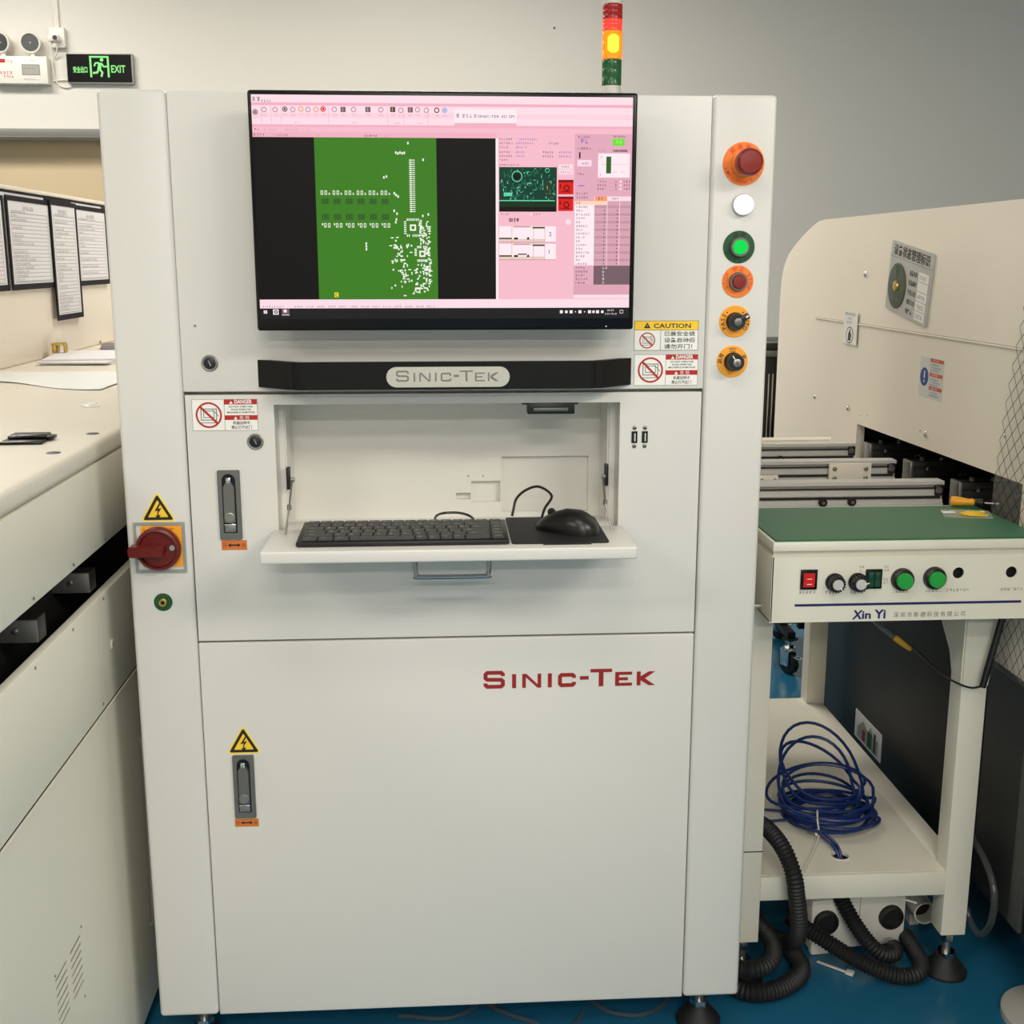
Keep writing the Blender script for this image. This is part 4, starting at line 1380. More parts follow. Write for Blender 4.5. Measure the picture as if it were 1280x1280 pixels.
solo('brass_clip', b, (-.602, 1.68, ZT + .0155), 'small brass coloured clip on the white papers', 'clip')
b = B(M['white']); b.box(-.012, .014, -.02, .02, 0, .003, .0008, F=Matrix.Translation((-.187, .50, ZT)) @ Matrix.Rotation(.6, 4, 'Z')); b.box(-.002, .012, -.004, .022, .003, .006, .0008, F=Matrix.Translation((-.187, .50, ZT)) @ Matrix.Rotation(.2, 4, 'Z'))
solo('paper_scrap', b, (-.187, .50, ZT), 'tiny folded white scrap alone in the middle of the cream worktop', 'scrap')

# ------------------------------------------------------------------ right machine
rm = thing('reflow_machine', (2.1, 0.5, 0.0), 'big cream machine with a rounded rear top corner at the right edge', 'machine')
XR = 1.52
crv = spline([(-1.36, 1.4690, 0), (-1.405, 1.4650, 0), (-1.47, 1.4500, 0), (-1.57, 1.4190, 0), (-1.66, 1.3830, 0), (-1.705, 1.3480, 0), (-1.728, 1.3050, 0), (-1.735, 1.2500, 0)], 4)
crv = [(p.x, p.y) for p in crv]
outl = [(0.9, .632), (0.9, 1.4705)] + crv + [(-1.735, .80), (-0.25, .80), (-.25, .632)]
OP = [(-1.017, .850), (-0.170, .850), (-0.170, .9755), (-1.017, .9680)]
b = B(M['cream'], RF(XR))
b.prism([outl, OP], -.004, 0.0)
b.prism([[(.88, .65), (.88, 1.4685)] + [(p[0] * .996 + .004 * -1.0, p[1] - .002) for p in crv] + [(-1.729, .81), (-.24, .81), (-.24, .65)], OP], -.02, -.004)
sp = part('side_cover', b, rm)
b = B(M['cream'], RF(XR))
ring_o = [(0.9, 1.4705)] + crv + [(-1.735, .80)]
ring_i = [(-1.715, .80)] + [(p[0] * .985, p[1] - .018) for p in reversed(crv)] + [(0.9, 1.452)]
b.prism([ring_o + ring_i], -1.2, -.02)
part('top_cover', b, rm)
b = B(M['dark']); b.box(1.56, 2.7, -.88, 1.40, .98, 1.42); b.box(1.56, 2.7, 1.39, 1.68, .80, 1.28); b.box(1.545, 2.7, -.88, 1.70, .705, .80); b.box(2.3, 2.7, -.88, 1.70, .79, .99)
b.box(1.56, 2.7, 1.05, 1.12, .79, 1.0)
part('inner_housing', b, rm)
# seam of the lift-up lid
b = B(M['cream'], RF(XR))
b.box(-1.383, .9, 1.2080, 1.2115, 0, .0035, .0008, F=RF(XR))
b.box(-1.383, .9, 1.2115, 1.2125, 0, .0006, 0, m=M['grey_ink'], F=RF(XR))
part('lid_seam', b, rm)
for y, z, r in ((1.0158, 1.3303, .0075), (1.3535, .9968, .0065), (1.0824, .9993, .0075), (.5982, 1.0026, .0075), (.25, 1.05, .004), (.95, .998, .003), (.63, 1.006, .003), (1.0, .993, .003)):
    b = B(M['chrome']); b.lathe([(r, 0), (r * .95, r * .35), (r * .6, r * .7), (r * .1, r * .85)], place(RF(XR), -y, z), 14); part('screw', b, sp)
# status plate
th = math.radians(-8.1)
Fp = place(RF(XR), -.742, 1.3170, th)
b = B(M['plate'])
b.prism([rrect(-.1195, -.0765, .1195, .0765, .006)], 0, .004, F=Fp)
b.box(-.1195, .1195, .0420, .0428, .0040, .0046, m=M['grey_ink'], F=Fp)
b.text('设备状态管理标识', 0, .0490, .0255, M['ink'], .0045, width=.205, align='c', bold=.015, F=Fp)
sp_ = part('status_plate', b, sp, 'silver status plate with a dark dial')
b = B(M['platewheel']); b.lathe([(.050, .004), (.050, .006), (.048, .0065)], place(Fp, -.062, -.018), 36)
for a in range(0, 360, 60):
    b.scribble(-.062 + .034 * math.cos(math.radians(a)) - .006, -.018 + .034 * math.sin(math.radians(a)) - .003, 2, .007, M['grey_ink'], .0068, F=Fp)
b.poly([(-.062, -.018), (-.062 - .013, .028), (-.062 + .013, .028)], M['green'], .0067, F=Fp)
b.lathe([(.012, .0065), (.011, .010), (.004, .0115)], place(Fp, -.062, -.018), 18, m=M['brass'])
part('status_dial', b, sp_)
b = B(M['ink'], Fp)
for i, tx in enumerate(('设备名称', '设备编号', '使用人员', '维护人员', '责任人')):
    b.text(tx, .001, .016 - i * .0205, .0125, M['ink'], .0045, width=.044 if i < 4 else .038, bold=.012)
    b.rect(.052, .011 - i * .0205, .108, .030 - i * .0205, M['white'], .0044)
    if i != 1:
        b.scribble(.058, .016 - i * .0205, 4, .008, M['grey_ink'], .0047)
part('plate_lettering', b, sp_)
# hand sticker
Fs = place(RF(XR - .0036), -1.0955, 1.1985, math.radians(-1))
b = B(M['white'], Fs)
b.prism([[(-.050, -.0405), (.050, -.0405), (.050, .0405), (-.050, .0405)]], 0, .0006)
b.scribble(-.040, .030, 9, .0065, M['ink'], .0008); b.scribble(-.018, .020, 4, .006, M['grey_ink'], .0008); b.scribble(-.028, .010, 6, .006, M['grey_ink'], .0008)
b.disc(0, -.018, .0260, M['ink'], .0008, ry=.0205); b.disc(0, -.018, .0225, M['white'], .0009, ry=.0180)
b.poly([(-.010, -.032), (.008, -.032), (.012, -.016), (.006, -.012), (.004, -.004), (-.002, -.003), (-.004, -.010), (-.010, -.014)], M['ink'], .0010)
part('hand_sticker', b, sp, 'white sticker with a dark hand sign')
# safety notice sticker
Fs = place(RF(XR), -.5945, 1.1215, math.radians(-.5))
b = B(M['greywhite'], Fs)
b.prism([[(-.060, -.0425), (.060, -.0425), (.060, .0425), (-.060, .0425)]], 0, .0006)
b.disc(-.0345, 0, .0215, M['blue_sign'], .0008, ry=.0195); b.rect(-.0370, -.003, -.0320, .013, M['white'], .0009); b.disc(-.0345, -.009, .0030, M['white'], .0009)
for i, z in enumerate((.034, .004, -.024)):
    b.rect(-.008, z, .058, z + .0075, M['label_orange_red'], .0008)
    b.scribble(.004, z + .0018, 6, .0042, M['white'], .0010)
    for j in range(3):
        if z - .008 - j * .006 > -.041:
            b.scribble(-.006, z - .0075 - j * .006, 9 + (j * 2) % 4, .0038, M['ink'], .0008)
part('notice_sticker', b, sp, 'pale notice sticker with a blue exclamation mark')
# rails continuing inside the opening
for y, zt, xe in ((.45, .930, 1.530), (.70, .930, 1.530), (.95, .930, 1.530)):
    b = B(M['darkrail'])
    b.box(xe, 2.3, y - .012, y + .022, .868, .928, .002)
    b.box(xe, 2.3, y - .016, y - .010, .912, .924, .001)
    b.box(xe, 2.3, y - .016, y - .010, .885, .895, .001)
    b.box(xe - .006, xe + .002, y - .020, y + .024, .866, .930, .001, m=M['steel'])
    rl = part('inner_rail', b, rm)
    for dx in (.030, .075, .20, .235):
        b = B(M['zamak']); b.lathe([(.0055, 0), (.0055, .007), (.004, .009)], Matrix.Translation((xe + dx, y + .004, .927)), 10); part('bolt', b, rl)
    for dx, dz in ((.035, -.018), (.040, -.045), (.11, -.030), (.12, -.03)):
        b = B(M['steel']); b.lathe([(.0050, 0), (.0045, .004), (.002, .005)], Matrix.Translation((xe + dx, y - .016, zt + dz)) @ Matrix.Rotation(PI / 2, 4, 'X'), 10); part('bolt', b, rl)
# dark lower body
b = B(M['darkpanel']); b.box(1.545, 2.7, -.88, 1.172, .16, .705, .004)
b.box(1.53, 1.56, .252, 1.172, .16, .798, .003)
b.box(1.53, 1.56, -.88, .252, .16, .640, .003)
part('lower_body', b, rm)
for y0, y1, m in ((.045, .085, M['greygrain']), (-.10, -.03, M['greygrain']), (-.30, -.16, M['darkpanel'])):
    b = B(m); b.box(1.522, 1.531, y0, y1, .17, .628, .002); part('cover_strip', b, rm)
for fx, fy in ((1.602, .030), (1.62, -.75), (2.6, .03)):
    b = B(M['footdisc']); b.lathe([(.094, 0.0), (.094, .012), (.088, .016), (.030, .022)], Matrix.Translation((fx, fy, 0)), 40)
    b.lathe([(.016, .02), (.016, .17)], Matrix.Translation((fx, fy, 0)), 14, m=M['steel'])
    part('foot_disc', b, rm)
b = B(M['footdisc']); b.lathe([(.04, 0), (.04, .012), (.015, .02), (.015, .17)], Matrix.Translation((1.75, 1.05, 0)), 24); part('rear_foot', b, rm)
# printed card on the dark panel
Fs = place(RF(1.530), -.835, .225)
b = B(M['greywhite'], Fs)
b.prism([[(-.088, -.036), (.088, -.036), (.088, .034), (-.088, .034)]], 0, .002)
b.poly([(-.07, -.005), (-.03, .022), (0, .004), (.02, .026), (.045, .0), (.07, .012), (.07, -.03), (-.07, -.03)], M['frame'], .0022)
b.rect(-.035, -.028, -.015, .0, M['red'], .0024); b.rect(.0, -.03, .03, .010, M['green'], .0024); b.rect(.042, -.03, .055, .02, M['ink'], .0024)
part('printed_card', b, rm, 'pale picture card on the dark panel')

# ------------------------------------------------------------------ anti-static curtain
def cur_edge(z):
    tab = [(.60, .200), (.76, .214), (.89, .2628), (.967, .2607), (1.088, .2453), (1.19, .2248), (1.27, .207), (1.47, .165), (1.6, .14)]
    for (z0, y0), (z1, y1) in zip(tab, tab[1:]):
        if z <= z1:
            t_ = max(0, (z - z0) / (z1 - z0))
            return y0 + (y1 - y0) * t_
    return tab[-1][1]
def cpt(i, j, NI, NJ):
    z = .632 + (1.455 - .632) * j / NJ
    y = cur_edge(z) - .36 * i / NI
    x = 1.511 + .0035 * math.sin(y * 38 + z * 3) * (1.5 - z)
    return (x, y, z)
cur = thing('grid_curtain', (1.513, .05, .632), 'clear plastic curtain printed with a black diamond grid at the right edge', 'curtain')
NI, NJ = 24, 48
b = B(M['film'])
vs = [cpt(i, j, NI, NJ) for j in range(NJ + 1) for i in range(NI + 1)]
fs = [(j * (NI + 1) + i, j * (NI + 1) + i + 1, (j + 1) * (NI + 1) + i + 1, (j + 1) * (NI + 1) + i) for j in range(NJ) for i in range(NI)]
b.add(vs, fs)
part('film', b, cur)
b = B(M['grid'])
def seg3(p, q, t_):
    p, q = Vector(p), Vector(q)
    d = (q - p).normalized()
    n = d.cross(Vector((1, 0, 0))).normalized() * t_ / 2
    o_ = Vector((-.0006, 0, 0))
    b.add([p - n + o_, q - n + o_, q + n + o_, p + n + o_], [(0, 1, 2, 3)])
GI, GJ = 24, 48
for j in range(GJ):
    for i in range(GI + 1):
        if (i + j) % 2 == 0:
            for d_ in (-1, 1):
                if 0 <= i + d_ <= GI:
                    seg3(cpt(i, j, GI, GJ), cpt(i + d_, j + 1, GI, GJ), .0016)
go = part('printed_grid', b, cur); go['kind'] = 'stuff'
b = B(M['frame']); b.box(1.505, 1.5198, -.25, .19, 1.450, 1.462, .002); part('curtain_rail', b, cur)
b = B(M['black']); b.box(1.509, 1.513, -.165, .20, .628, .634, .0008); part('hem', b, cur)

# ------------------------------------------------------------------ conveyor table
ct = thing('conveyor_table', (1.27, .6, 0.0), 'ivory conveyor table with a switch panel, aluminium rails and a lower shelf', 'table')
Tm = M['table']
XA, XB, YF = 1.040, 1.500, .05
b = B(Tm)
b.box(XA - .001, XB, YF - .006, .325, .8905, .9065, .002)
b.box(XA + .003, XB - .003, YF + .006, .30, .878, .892)
b.box(XA, XA + .004, YF, .30, .766, .8800, .001)
b.box(XB - .004, XB, YF, .30, .766, .8800, .001)
b.box(XA, XB, .296, .300, .766, .8800, .001)
b.box(XA, XB, YF + .004, .30, .766, .770, .0005)
b.box(XA + .002, XB - .002, YF + .002, YF + .02, .872, .8795)
cb = part('control_box', b, ct)
b = B(Tm, FR(YF))
hls = [circ(1.3605, .8475, .0098, 24), circ(1.4525, .8475, .0098, 24)]
b.prism([[(XA, .7655), (XB, .7655), (XB, .8800), (XA, .8800)]] + hls, -.003, 0)
fp = part('front_panel', b, cb)
b = B(M['dark'], FR(YF + .012)); b.rect(1.34, .83, 1.48, .865); part('hole_backing', b, cb)
FPn = FR(YF)
b = B(M['blue_ink'], FPn); b.rect(1.0815, .7935, 1.4740, .7978, M['blue_ink'], .0004); part('blue_stripe', b, fp)
b = B(M['blue_ink'], FPn)
b.text('X', 1.1815, .7700, .0215, M['blue_ink'], .0004, width=.0170, bold=.035, shear=.12)
b.text('in', 1.1985, .7703, .0195, M['blue_ink'], .0004, width=.0155, bold=.03)
b.text('Yi', 1.2195, .7705, .0215, M['blue_ink'], .0004, width=.0200, bold=.03)
b.text('深 圳 市 新 德 科 技 有 限 公 司', 1.2535, .7722, .0100, M['grey_ink'], .0004, width=.1240)
part('lettering', b, fp, 'navy maker lettering and grey Chinese company name')
def small_print(u, v, n, h=.0036):
    q.scribble(u, v, n, h, M['grey_ink'], .0004)
q = B(M['grey_ink'], FPn)
small_print(1.0880, .8160, 5, .0048); small_print(1.1330, .8150, 4, .0048); small_print(1.1755, .8145, 4, .0048)
small_print(1.1895, .8590, 2); small_print(1.1895, .8520, 2, .0038); small_print(1.2318, .8590, 2); small_print(1.2318, .8530, 2, .0038); small_print(1.2318, .8370, 2); small_print(1.2318, .8310, 2, .0038)
small_print(1.2480, .8150, 5, .0048); small_print(1.3050, .8150, 5, .0048); small_print(1.3420, .8155, 7, .0046); small_print(1.4360, .8155, 7, .0046)
part('small_print', q, fp)
b = B(M['blackgloss']); b.box(1.0890, 1.1175, .8235, .8580, 0, .003, .001, F=FPn)
rk = part('rocker_switch', b, fp, 'lit red rocker switch')
b = B(M['led_red']); b.prism([[(1.0940, .8285), (1.1125, .8285), (1.1125, .8520), (1.0940, .8520)]], .002, .0055, F=FPn)
b.rect(1.0990, .8420, 1.1075, .8432, M['white'], .0057, FPn); b.rect(1.0990, .8330, 1.1075, .8342, M['white'], .0057, FPn)
part('rocker', b, rk)
for u in (1.1475, 1.1868):
    Fk = place(FPn, u, .8355)
    b = B(M['black'])
    pr = [(.0155, 0), (.0160, .004), (.0150, .006)]
    b.lathe(pr, Fk, 28)
    for i in range(18):
        a = 2 * PI * i / 18
        b.box(.0118, .0140, -.0012, .0012, .005, .019, F=Fk @ Matrix.Rotation(a, 4, 'Z'))
    b.lathe([(.0126, .005), (.0122, .019), (.0108, .0205)], Fk, 28)
    kn = part('control_knob', b, fp)
    b = B(M['alu']); b.lathe([(.0092, .0205), (.0088, .0215), (.0008, .0218)], Fk, 24)
    b.box(.0060, .0135, -.0007, .0007, .0205, .0222, m=M['white'], F=Fk @ Matrix.Rotation(-.9 if u < 1.16 else .2, 4, 'Z'))
    part('knob_cap', b, kn)
b = B(M['blackgloss']); b.box(1.2000, 1.2285, .8230, .8570, 0, .003, .001, F=FPn)
rk = part('rocker_switch', b, fp, 'dark green double rocker switch')
for u in (1.2040, 1.2150):
    b = B(M['rocker_green']); b.prism([[(u, .8270), (u + .0095, .8270), (u + .0095, .8530), (u, .8530)]], .002, .0055, F=FPn); b.box(u + .001, u + .0085, .8405, .852, .005, .0072, .001, F=FPn); part('rocker', b, rk)
for u, v in ((1.2635, .8385), (1.3190, .8400)):
    Fk = place(FPn, u, v)
    b = B(M['black']); b.lathe([(.0195, 0), (.0195, .004), (.0182, .009), (.0150, .012), (.0138, .010)], Fk, 32)
    pb = part('push_button', b, fp, 'round green push button in a black collar')
    b = B(M['greenbtn']); b.lathe([(.0136, .008), (.0136, .016), (.0122, .0185), (.0008, .0192)], Fk, 28); part('button_cap', b, pb)
b = B(M['chrome']); b.lathe([(.004, 0), (.004, .012), (.007, .013), (.007, .018), (.003, .019)], Matrix.Translation((XA, .105, .7795)) @ Matrix.Rotation(-PI / 2, 4, 'Y'), 12); part('side_bolt', b, cb)
# legs and shelf
LW = .048
def leg(x0, y0, gus=0):
    b = B(Tm); b.box(x0, x0 + LW, y0, y0 + LW, .092, .875, .0015)
    o = part('table_leg', b, ct)
    lev_foot(o, x0 + LW / 2, y0 + LW / 2, .095, .040, 'levelling_foot')
    return o
def lev_foot2(parent, x, y, top, r):
    b = B(M['steel']); Fz = Matrix.Translation((x, y, 0))
    b.lathe([(.008, .03), (.008, top)], Fz, 14); b.lathe([(.018, .036), (.018, .046)], Fz, 6, m=M['chrome']); b.lathe([(.013, top - .026), (.013, top - .012)], Fz, 6, m=M['chrome'])
    b.lathe([(r, 0.0), (r, .006), (r * .82, .016), (r * .5, .032), (r * .45, .038)], Fz, 28, m=M['rubber'])
    return part('levelling_foot', b, parent)
def leg(x0, y0):
    b = B(Tm); b.box(x0, x0 + LW, y0, y0 + LW, .092, .875, .0015)
    o = part('table_leg', b, ct)
    lev_foot2(o, x0 + LW / 2, y0 + LW / 2, .095, .042)
    return o
lgA, lgB = leg(1.0345, .17), leg(1.4395, .17)
leg(1.0345, 1.045); leg(1.4395, 1.045)
b = B(M['dark']); b.box(1.0335, 1.0832, .1693, .1705, .2797, .2815); part('leg_joint', b, lgA)
b = B(Tm)
b.prism([[(1.4395, .600), (1.4870, .600), (1.4990, .705), (1.4990, .7655), (1.4395, .7655)]], 0, .003, F=FR(.170))
b.prism([[(-.34, .766), (-.17, .766), (-.17, .600), (-.205, .600), (-.225, .650)]], 0.0002, .003, F=RF(1.4395))
part('leg_gusset', b, lgB)
b = B(Tm)
b.prism([[(1.0825, .18), (1.4395, .18), (1.4395, 1.085), (1.0825, 1.085)], circ(1.259, .2440, .0165, 20)], .2205, .2262, F=TP(0))
b.box(1.040, 1.0825, .218, 1.045, .2000, .2262, .001); b.box(1.4395, 1.484, .218, 1.045, .2000, .2262, .001)
b.box(1.4392, 1.4398, .22, 1.045, .2262, .2266, m=M['white'])
sh = part('lower_shelf', b, ct)
b = B(Tm); b.box(1.0825, 1.4395, .171, .18, .178, .2255, .001); part('shelf_rail', b, sh); b = B(Tm); b.box(1.0825, 1.4395, 1.08, 1.089, .178, .2255, .001); part('shelf_rail', b, sh)
b = B(M['whiteplastic']); b.lathe([(.0205, 0), (.0205, .0012), (.0165, .0014), (.0160, -.004)], Matrix.Translation((1.259, .2440, .2262)), 24, cap=False); part('hole_grommet', b, sh)
# top frame under the rails
b = B(Tm)
b.box(1.04, 1.075, .30, 1.09, .800, .862, .002); b.box(1.452, 1.487, .30, 1.09, .800, .862, .002); b.box(1.04, 1.487, 1.06, 1.09, .800, .862, .002)
b.box(1.165, 1.19, .30, 1.08, .835, .862, .002); b.box(1.25, 1.275, .30, 1.08, .835, .862, .002); b.box(1.33, 1.385, .30, 1.08, .840, .864, .002)
part('top_frame', b, ct)
# aluminium rails
def rail(y, x1, zt, zb, name='conveyor_rail'):
    h = zt - zb
    F_ = Matrix(((0, 0, 1, 0), (1, 0, 0, y), (0, 1, 0, zb), (0, 0, 0, 1)))
    pr = [(0, 0), (.030, 0), (.030, h), (-.004, h), (-.004, h - .007), (.002, h - .010), (.004, h - .013), (.004, h - .017), (0, h - .019), (0, h - .030), (.004, h - .0315), (.004, h - .0365), (0, h - .038), (0, .010), (-.004, .008), (-.004, .002), (0, .002)]
    b = B(M['alu']); b.prism([pr], 1.035, x1, F=F_)
    o = part(name, b, ct)
    b = B(M['rubber'])
    b.box(1.036, x1 - .004, y + .0015, y + .0045, zb + h - .0165, zb + h - .0135)
    b.box(1.036, x1 - .004, y + .0010, y + .0045, zb + h - .036, zb + h - .032)
    part('belt', b, o)
    b = B(M['darkrail']); b.box(x1 - .018, x1 - .001, y - .006, y + .026, zb + h - .030, zb + h - .006, .003); b.lathe([(.007, 0), (.006, .003)], Matrix.Translation((x1 - .011, y - .006, zb + h - .018)) @ Matrix.Rotation(PI / 2, 4, 'X'), 12, m=M['steel']); part('end_pulley', b, o)
    return o
def pulley(o, x, y, z, r=.0085):
    b = B(M['black']); b.lathe([(r, 0), (r, .006), (r * .9, .007)], Matrix.Translation((x, y, z)) @ Matrix.Rotation(PI / 2, 4, 'X'), 18)
    b.lathe([(r * .4, .007), (r * .35, .0095)], Matrix.Translation((x, y, z)) @ Matrix.Rotation(PI / 2, 4, 'X'), 10, m=M['steel'])
    part('belt_pulley', b, o)
r1 = rail(.45, 1.500, .930, .876)
pulley(r1, 1.253, .448, .889); pulley(r1, 1.312, .448, .890)
b = B(Tm); b.box(1.10, 1.20, .385, .43, .862, .872, .001); b.box(1.262, 1.30, .40, .43, .862, .872, .001); part('rail_bracket', b, r1)
r2 = rail(.70, 1.4985, .9305, .880)
b = B(M['cream']); b.box(1.345, 1.440, .688, .6965, .8825, .9255, .0015); pt = part('joint_plate', b, r2)
for px_ in (1.357, 1.427):
    for pz in (.893, .914):
        b = B(M['steel']); b.lathe([(.0050, 0), (.0048, .003), (.0025, .0045)], Matrix.Translation((px_, .688, pz)) @ Matrix.Rotation(PI / 2, 4, 'X'), 12); part('bolt', b, pt)
b = B(M['cream']); b.box(1.185, 1.232, .688, .6965, .8830, .9010, .001); pt = part('joint_plate', b, r2)
for px_ in (1.195, 1.224):
    b = B(M['chrome']); b.lathe([(.0032, 0), (.0030, .002), (.0015, .003)], Matrix.Translation((px_, .688, .893)) @ Matrix.Rotation(PI / 2, 4, 'X'), 10); part('bolt', b, pt)
r3 = rail(.95, 1.4955, .930, .880)
pulley(r3, 1.310, .948, .8930, .009)
b = B(M['steel']); b.box(1.455, 1.485, .94, .95, .868, .884, .001); part('rail_bracket', b, r3)
b = B(M['cream']); b.prism([[(1.04, 1.005), (1.452, 1.005), (1.466, 1.045), (1.04, 1.045)]], .915, .9315, F=TP(0)); part('cover_bar', b, ct)

# green mat and the things on it
b = B(M['mat']); b.prism([rrect(1.0435, .0475, 1.4985, .303, .004)], .9067, .9100, F=TP(0))
solo('rubber_mat', b, (1.27, .18, .9067), 'green rubber mat lying on the conveyor table', 'mat')
b = B(M['zip'])
b.prism([[(-.045, -.03), (.04, -.035), (.05, .03), (-.035, .036)]], 0, .0012, F=Matrix.Translation((1.445, .225, .9102)) @ Matrix.Rotation(-.15, 4, 'Z'))
zb_ = thing('plastic_bag', (1.445, .225, .9101), 'small clear bag with yellow pieces on the green mat', 'bag')
part('bag_film', b, zb_)
b = B(M['yellow']); 
F_ = Matrix.Translation((1.452, .215, .9115))
b.box(-.018, .022, -.006, .010, 0, .004, .0015, F=F_ @ Matrix.Rotation(.2, 4, 'Z')); b.box(-.010, .026, -.014, -.004, 0, .003, .001, F=F_ @ Matrix.Rotation(-.1, 4, 'Z')); b.box(-.005, .030, .008, .016, .001, .004, .001, m=M['paleyellow'], F=F_)
part('yellow_pieces', b, zb_)
b = B(M['white']); b.box(-.012, .012, -.006, .006, 0, .002, .0005, F=Matrix.Translation((1.418, .235, .9115))); part('bag_label', b, zb_)
sd = thing('screwdriver', (1.475, .285, .910), 'yellow handled screwdriver lying at the back of the green mat', 'tool')
Fk = Matrix.Translation((1.457, .300, .9195)) @ Matrix.Rotation(math.radians(-24), 4, 'Z') @ Matrix.Rotation(PI / 2, 4, 'Y')
b = B(mat('yellow_handle', (240, 168, 30), .35)); b.lathe([(.004, -.008), (.0085, -.006), (.0095, .002), (.0080, .014), (.0062, .024), (.0072, .032), (.005, .036)], Fk, 14); part('handle', b, sd)
b = B(M['black']); b.lathe([(.0055, .036), (.0075, .040), (.0075, .050), (.003, .053)], Fk, 12); b.lathe([(.002, .052), (.002, .078)], Fk, 8, m=M['steel']); part('shaft', b, sd)

# cables and tubes on and under the table
nc = thing('network_cable', (1.29, .42, .2265), 'blue network cable coil on the lower shelf', 'cable')
rc = random.Random(11)
pts = []
for k in range(15 * 16):
    a = 2 * PI * k / 16
    lp = k // 16
    big = max(0.0, min(1.0, (lp - 7.0) / 5.0))
    ph = lp * 1.7
    rx = .088 + .006 * math.sin(ph) + .012 * big * math.sin(ph * 1.3)
    ry = .072 + .008 * math.cos(ph * 1.4)
    cx, cy = 1.283 + .010 * math.sin(ph * .9) - .010 * big, .400 + .012 * math.cos(ph * 1.1) + .045 * big
    lean = big * (.055 + .030 * math.sin(ph * 2.1))
    z = .2305 + .0046 * (lp % 5) + .002 * lp + lean * max(0, .55 + math.sin(a + .35 * math.sin(ph)))
    pts.append((cx + rx * math.cos(a + .2 * math.sin(lp)), cy + ry * math.sin(a), z))
b = B(M['blue_cable']); b.tube(spline(pts, 2), .0034, 7); part('coil', b, nc)
b = B(M['blue_cable'])
for dx in (0, .010):
    b.tube(spline([(1.235 + dx, .335, .238), (1.245 + dx, .295, .238), (1.254 + dx * .7, .262, .234), (1.259 + dx * .4, .248, .215), (1.259, .244, .175)], 5), .0032, 7)
b.tube(spline([(1.10, .43, .238), (1.16, .425, .238), (1.22, .405, .238)], 5), .0030, 7); b.tube(spline([(1.09, .39, .232), (1.15, .385, .232), (1.22, .385, .236)], 5), .0030, 7)
part('cable_tail', b, nc)
b = B(M['whiteplastic']); b.tube(spline([(1.243, .322, .232), (1.240, .330, .258), (1.246, .352, .268), (1.252, .375, .258)], 5), .0018, 6)
b.tube(spline([(1.243, .322, .236), (1.225, .285, .232), (1.190, .225, .230), (1.165, .180, .232)], 5), .0020, 6); b.box(1.233, 1.243, .318, .328, .230, .241, .001)
b.box(1.219, 1.227, .318, .330, .2350, .2430, .001, m=M['clear'])
part('cable_tie', b, nc)

def corrugated(path, r, step=.0036):
    b = B(M['rubber'])
    p = resample(spline(path, 14), step)
    b.tube(p, [r if i % 2 else r * .84 for i in range(len(p))], 14)
    return b
b = corrugated([(1.055, .285, .285), (1.092, .235, .306), (1.114, .165, .298), (1.128, .125, .262), (1.136, .120, .215), (1.145, .125, .160), (1.151, .150, .110), (1.155, .21, .066), (1.135, .265, .045)], .0165)
solo('corrugated_hose', b, (1.10, .17, .05), 'black corrugated hose bending over the left end of the lower shelf', 'hose')
b = corrugated([(1.262, .300, .160), (1.275, .262, .120), (1.300, .225, .075), (1.332, .206, .040), (1.362, .212, .028), (1.376, .228, .026), (1.378, .247, .026)], .0165)
solo('corrugated_hose', b, (1.33, .22, .02), 'black corrugated hose dropping straight from under the middle of the shelf', 'hose')
b = corrugated([(1.165, .255, .092), (1.215, .215, .072), (1.280, .170, .045), (1.345, .150, .024), (1.390, .155, .022), (1.413, .188, .022), (1.419, .235, .022), (1.42, .29, .022)], .0165)
solo('corrugated_hose', b, (1.30, .18, .02), 'black corrugated hose sloping down right across the floor box', 'hose')
b = corrugated([(.985, .30, .076), (1.01, .145, .074), (1.05, .113, .073), (1.095, .130, .074), (1.116, .19, .078), (1.10, .27, .085)], .017)
solo('corrugated_hose', b, (1.10, .2, .06), 'upper black hose loop on the floor beside the inspection machine', 'hose')
b = corrugated([(1.00, .24, .020), (1.04, .130, .020), (1.11, .125, .020), (1.175, .185, .020), (1.17, .29, .020)], .0185)
solo('corrugated_hose', b, (1.10, .2, .02), 'lower black hose loop on the floor beside the inspection machine', 'hose')

fb = thing('floor_box', (1.312, .325, 0.0), 'white box with round black sockets on the blue floor', 'box')
FB = Matrix.Translation((1.312, .318, 0)) @ Matrix.Rotation(.09, 4, 'Z')
b = B(M['whiteplastic']); b.box(-.100, .100, -.045, .06, .008, .118, .004, F=FB); b.box(-.100, -.055, -.05, -.03, .0, .03, .006, F=FB); b.box(.001, .002, -.0456, -.044, .01, .116, m=M['grey_ink'], F=FB)
part('box_body', b, fb)
for u in (-.070, .068):
    b = B(M['rubber']); b.lathe([(.026, 0), (.025, .008), (.020, .010), (.018, .004)], FB @ Matrix.Translation((u, -.045, .070)) @ Matrix.Rotation(PI / 2, 4, 'X'), 24); part('socket', b, fb)
b = B(M['whiteplastic']); b.lathe([(.024, 0), (.024, .16), (.021, .16), (.021, .12)], Matrix.Translation((1.470, .47, .055)) @ Matrix.Rotation(PI / 2, 4, 'X'), 24); b.disc(0, 0, .0212, M['dark'], .13, F=Matrix.Translation((1.470, .47, .055)) @ Matrix.Rotation(PI / 2, 4, 'X'))
b.box(1.46, 1.48, .36, .44, 0, .034)
solo('pipe_end', b, (1.47, .38, .03), 'open end of a white plastic pipe right of the white floor box', 'pipe')
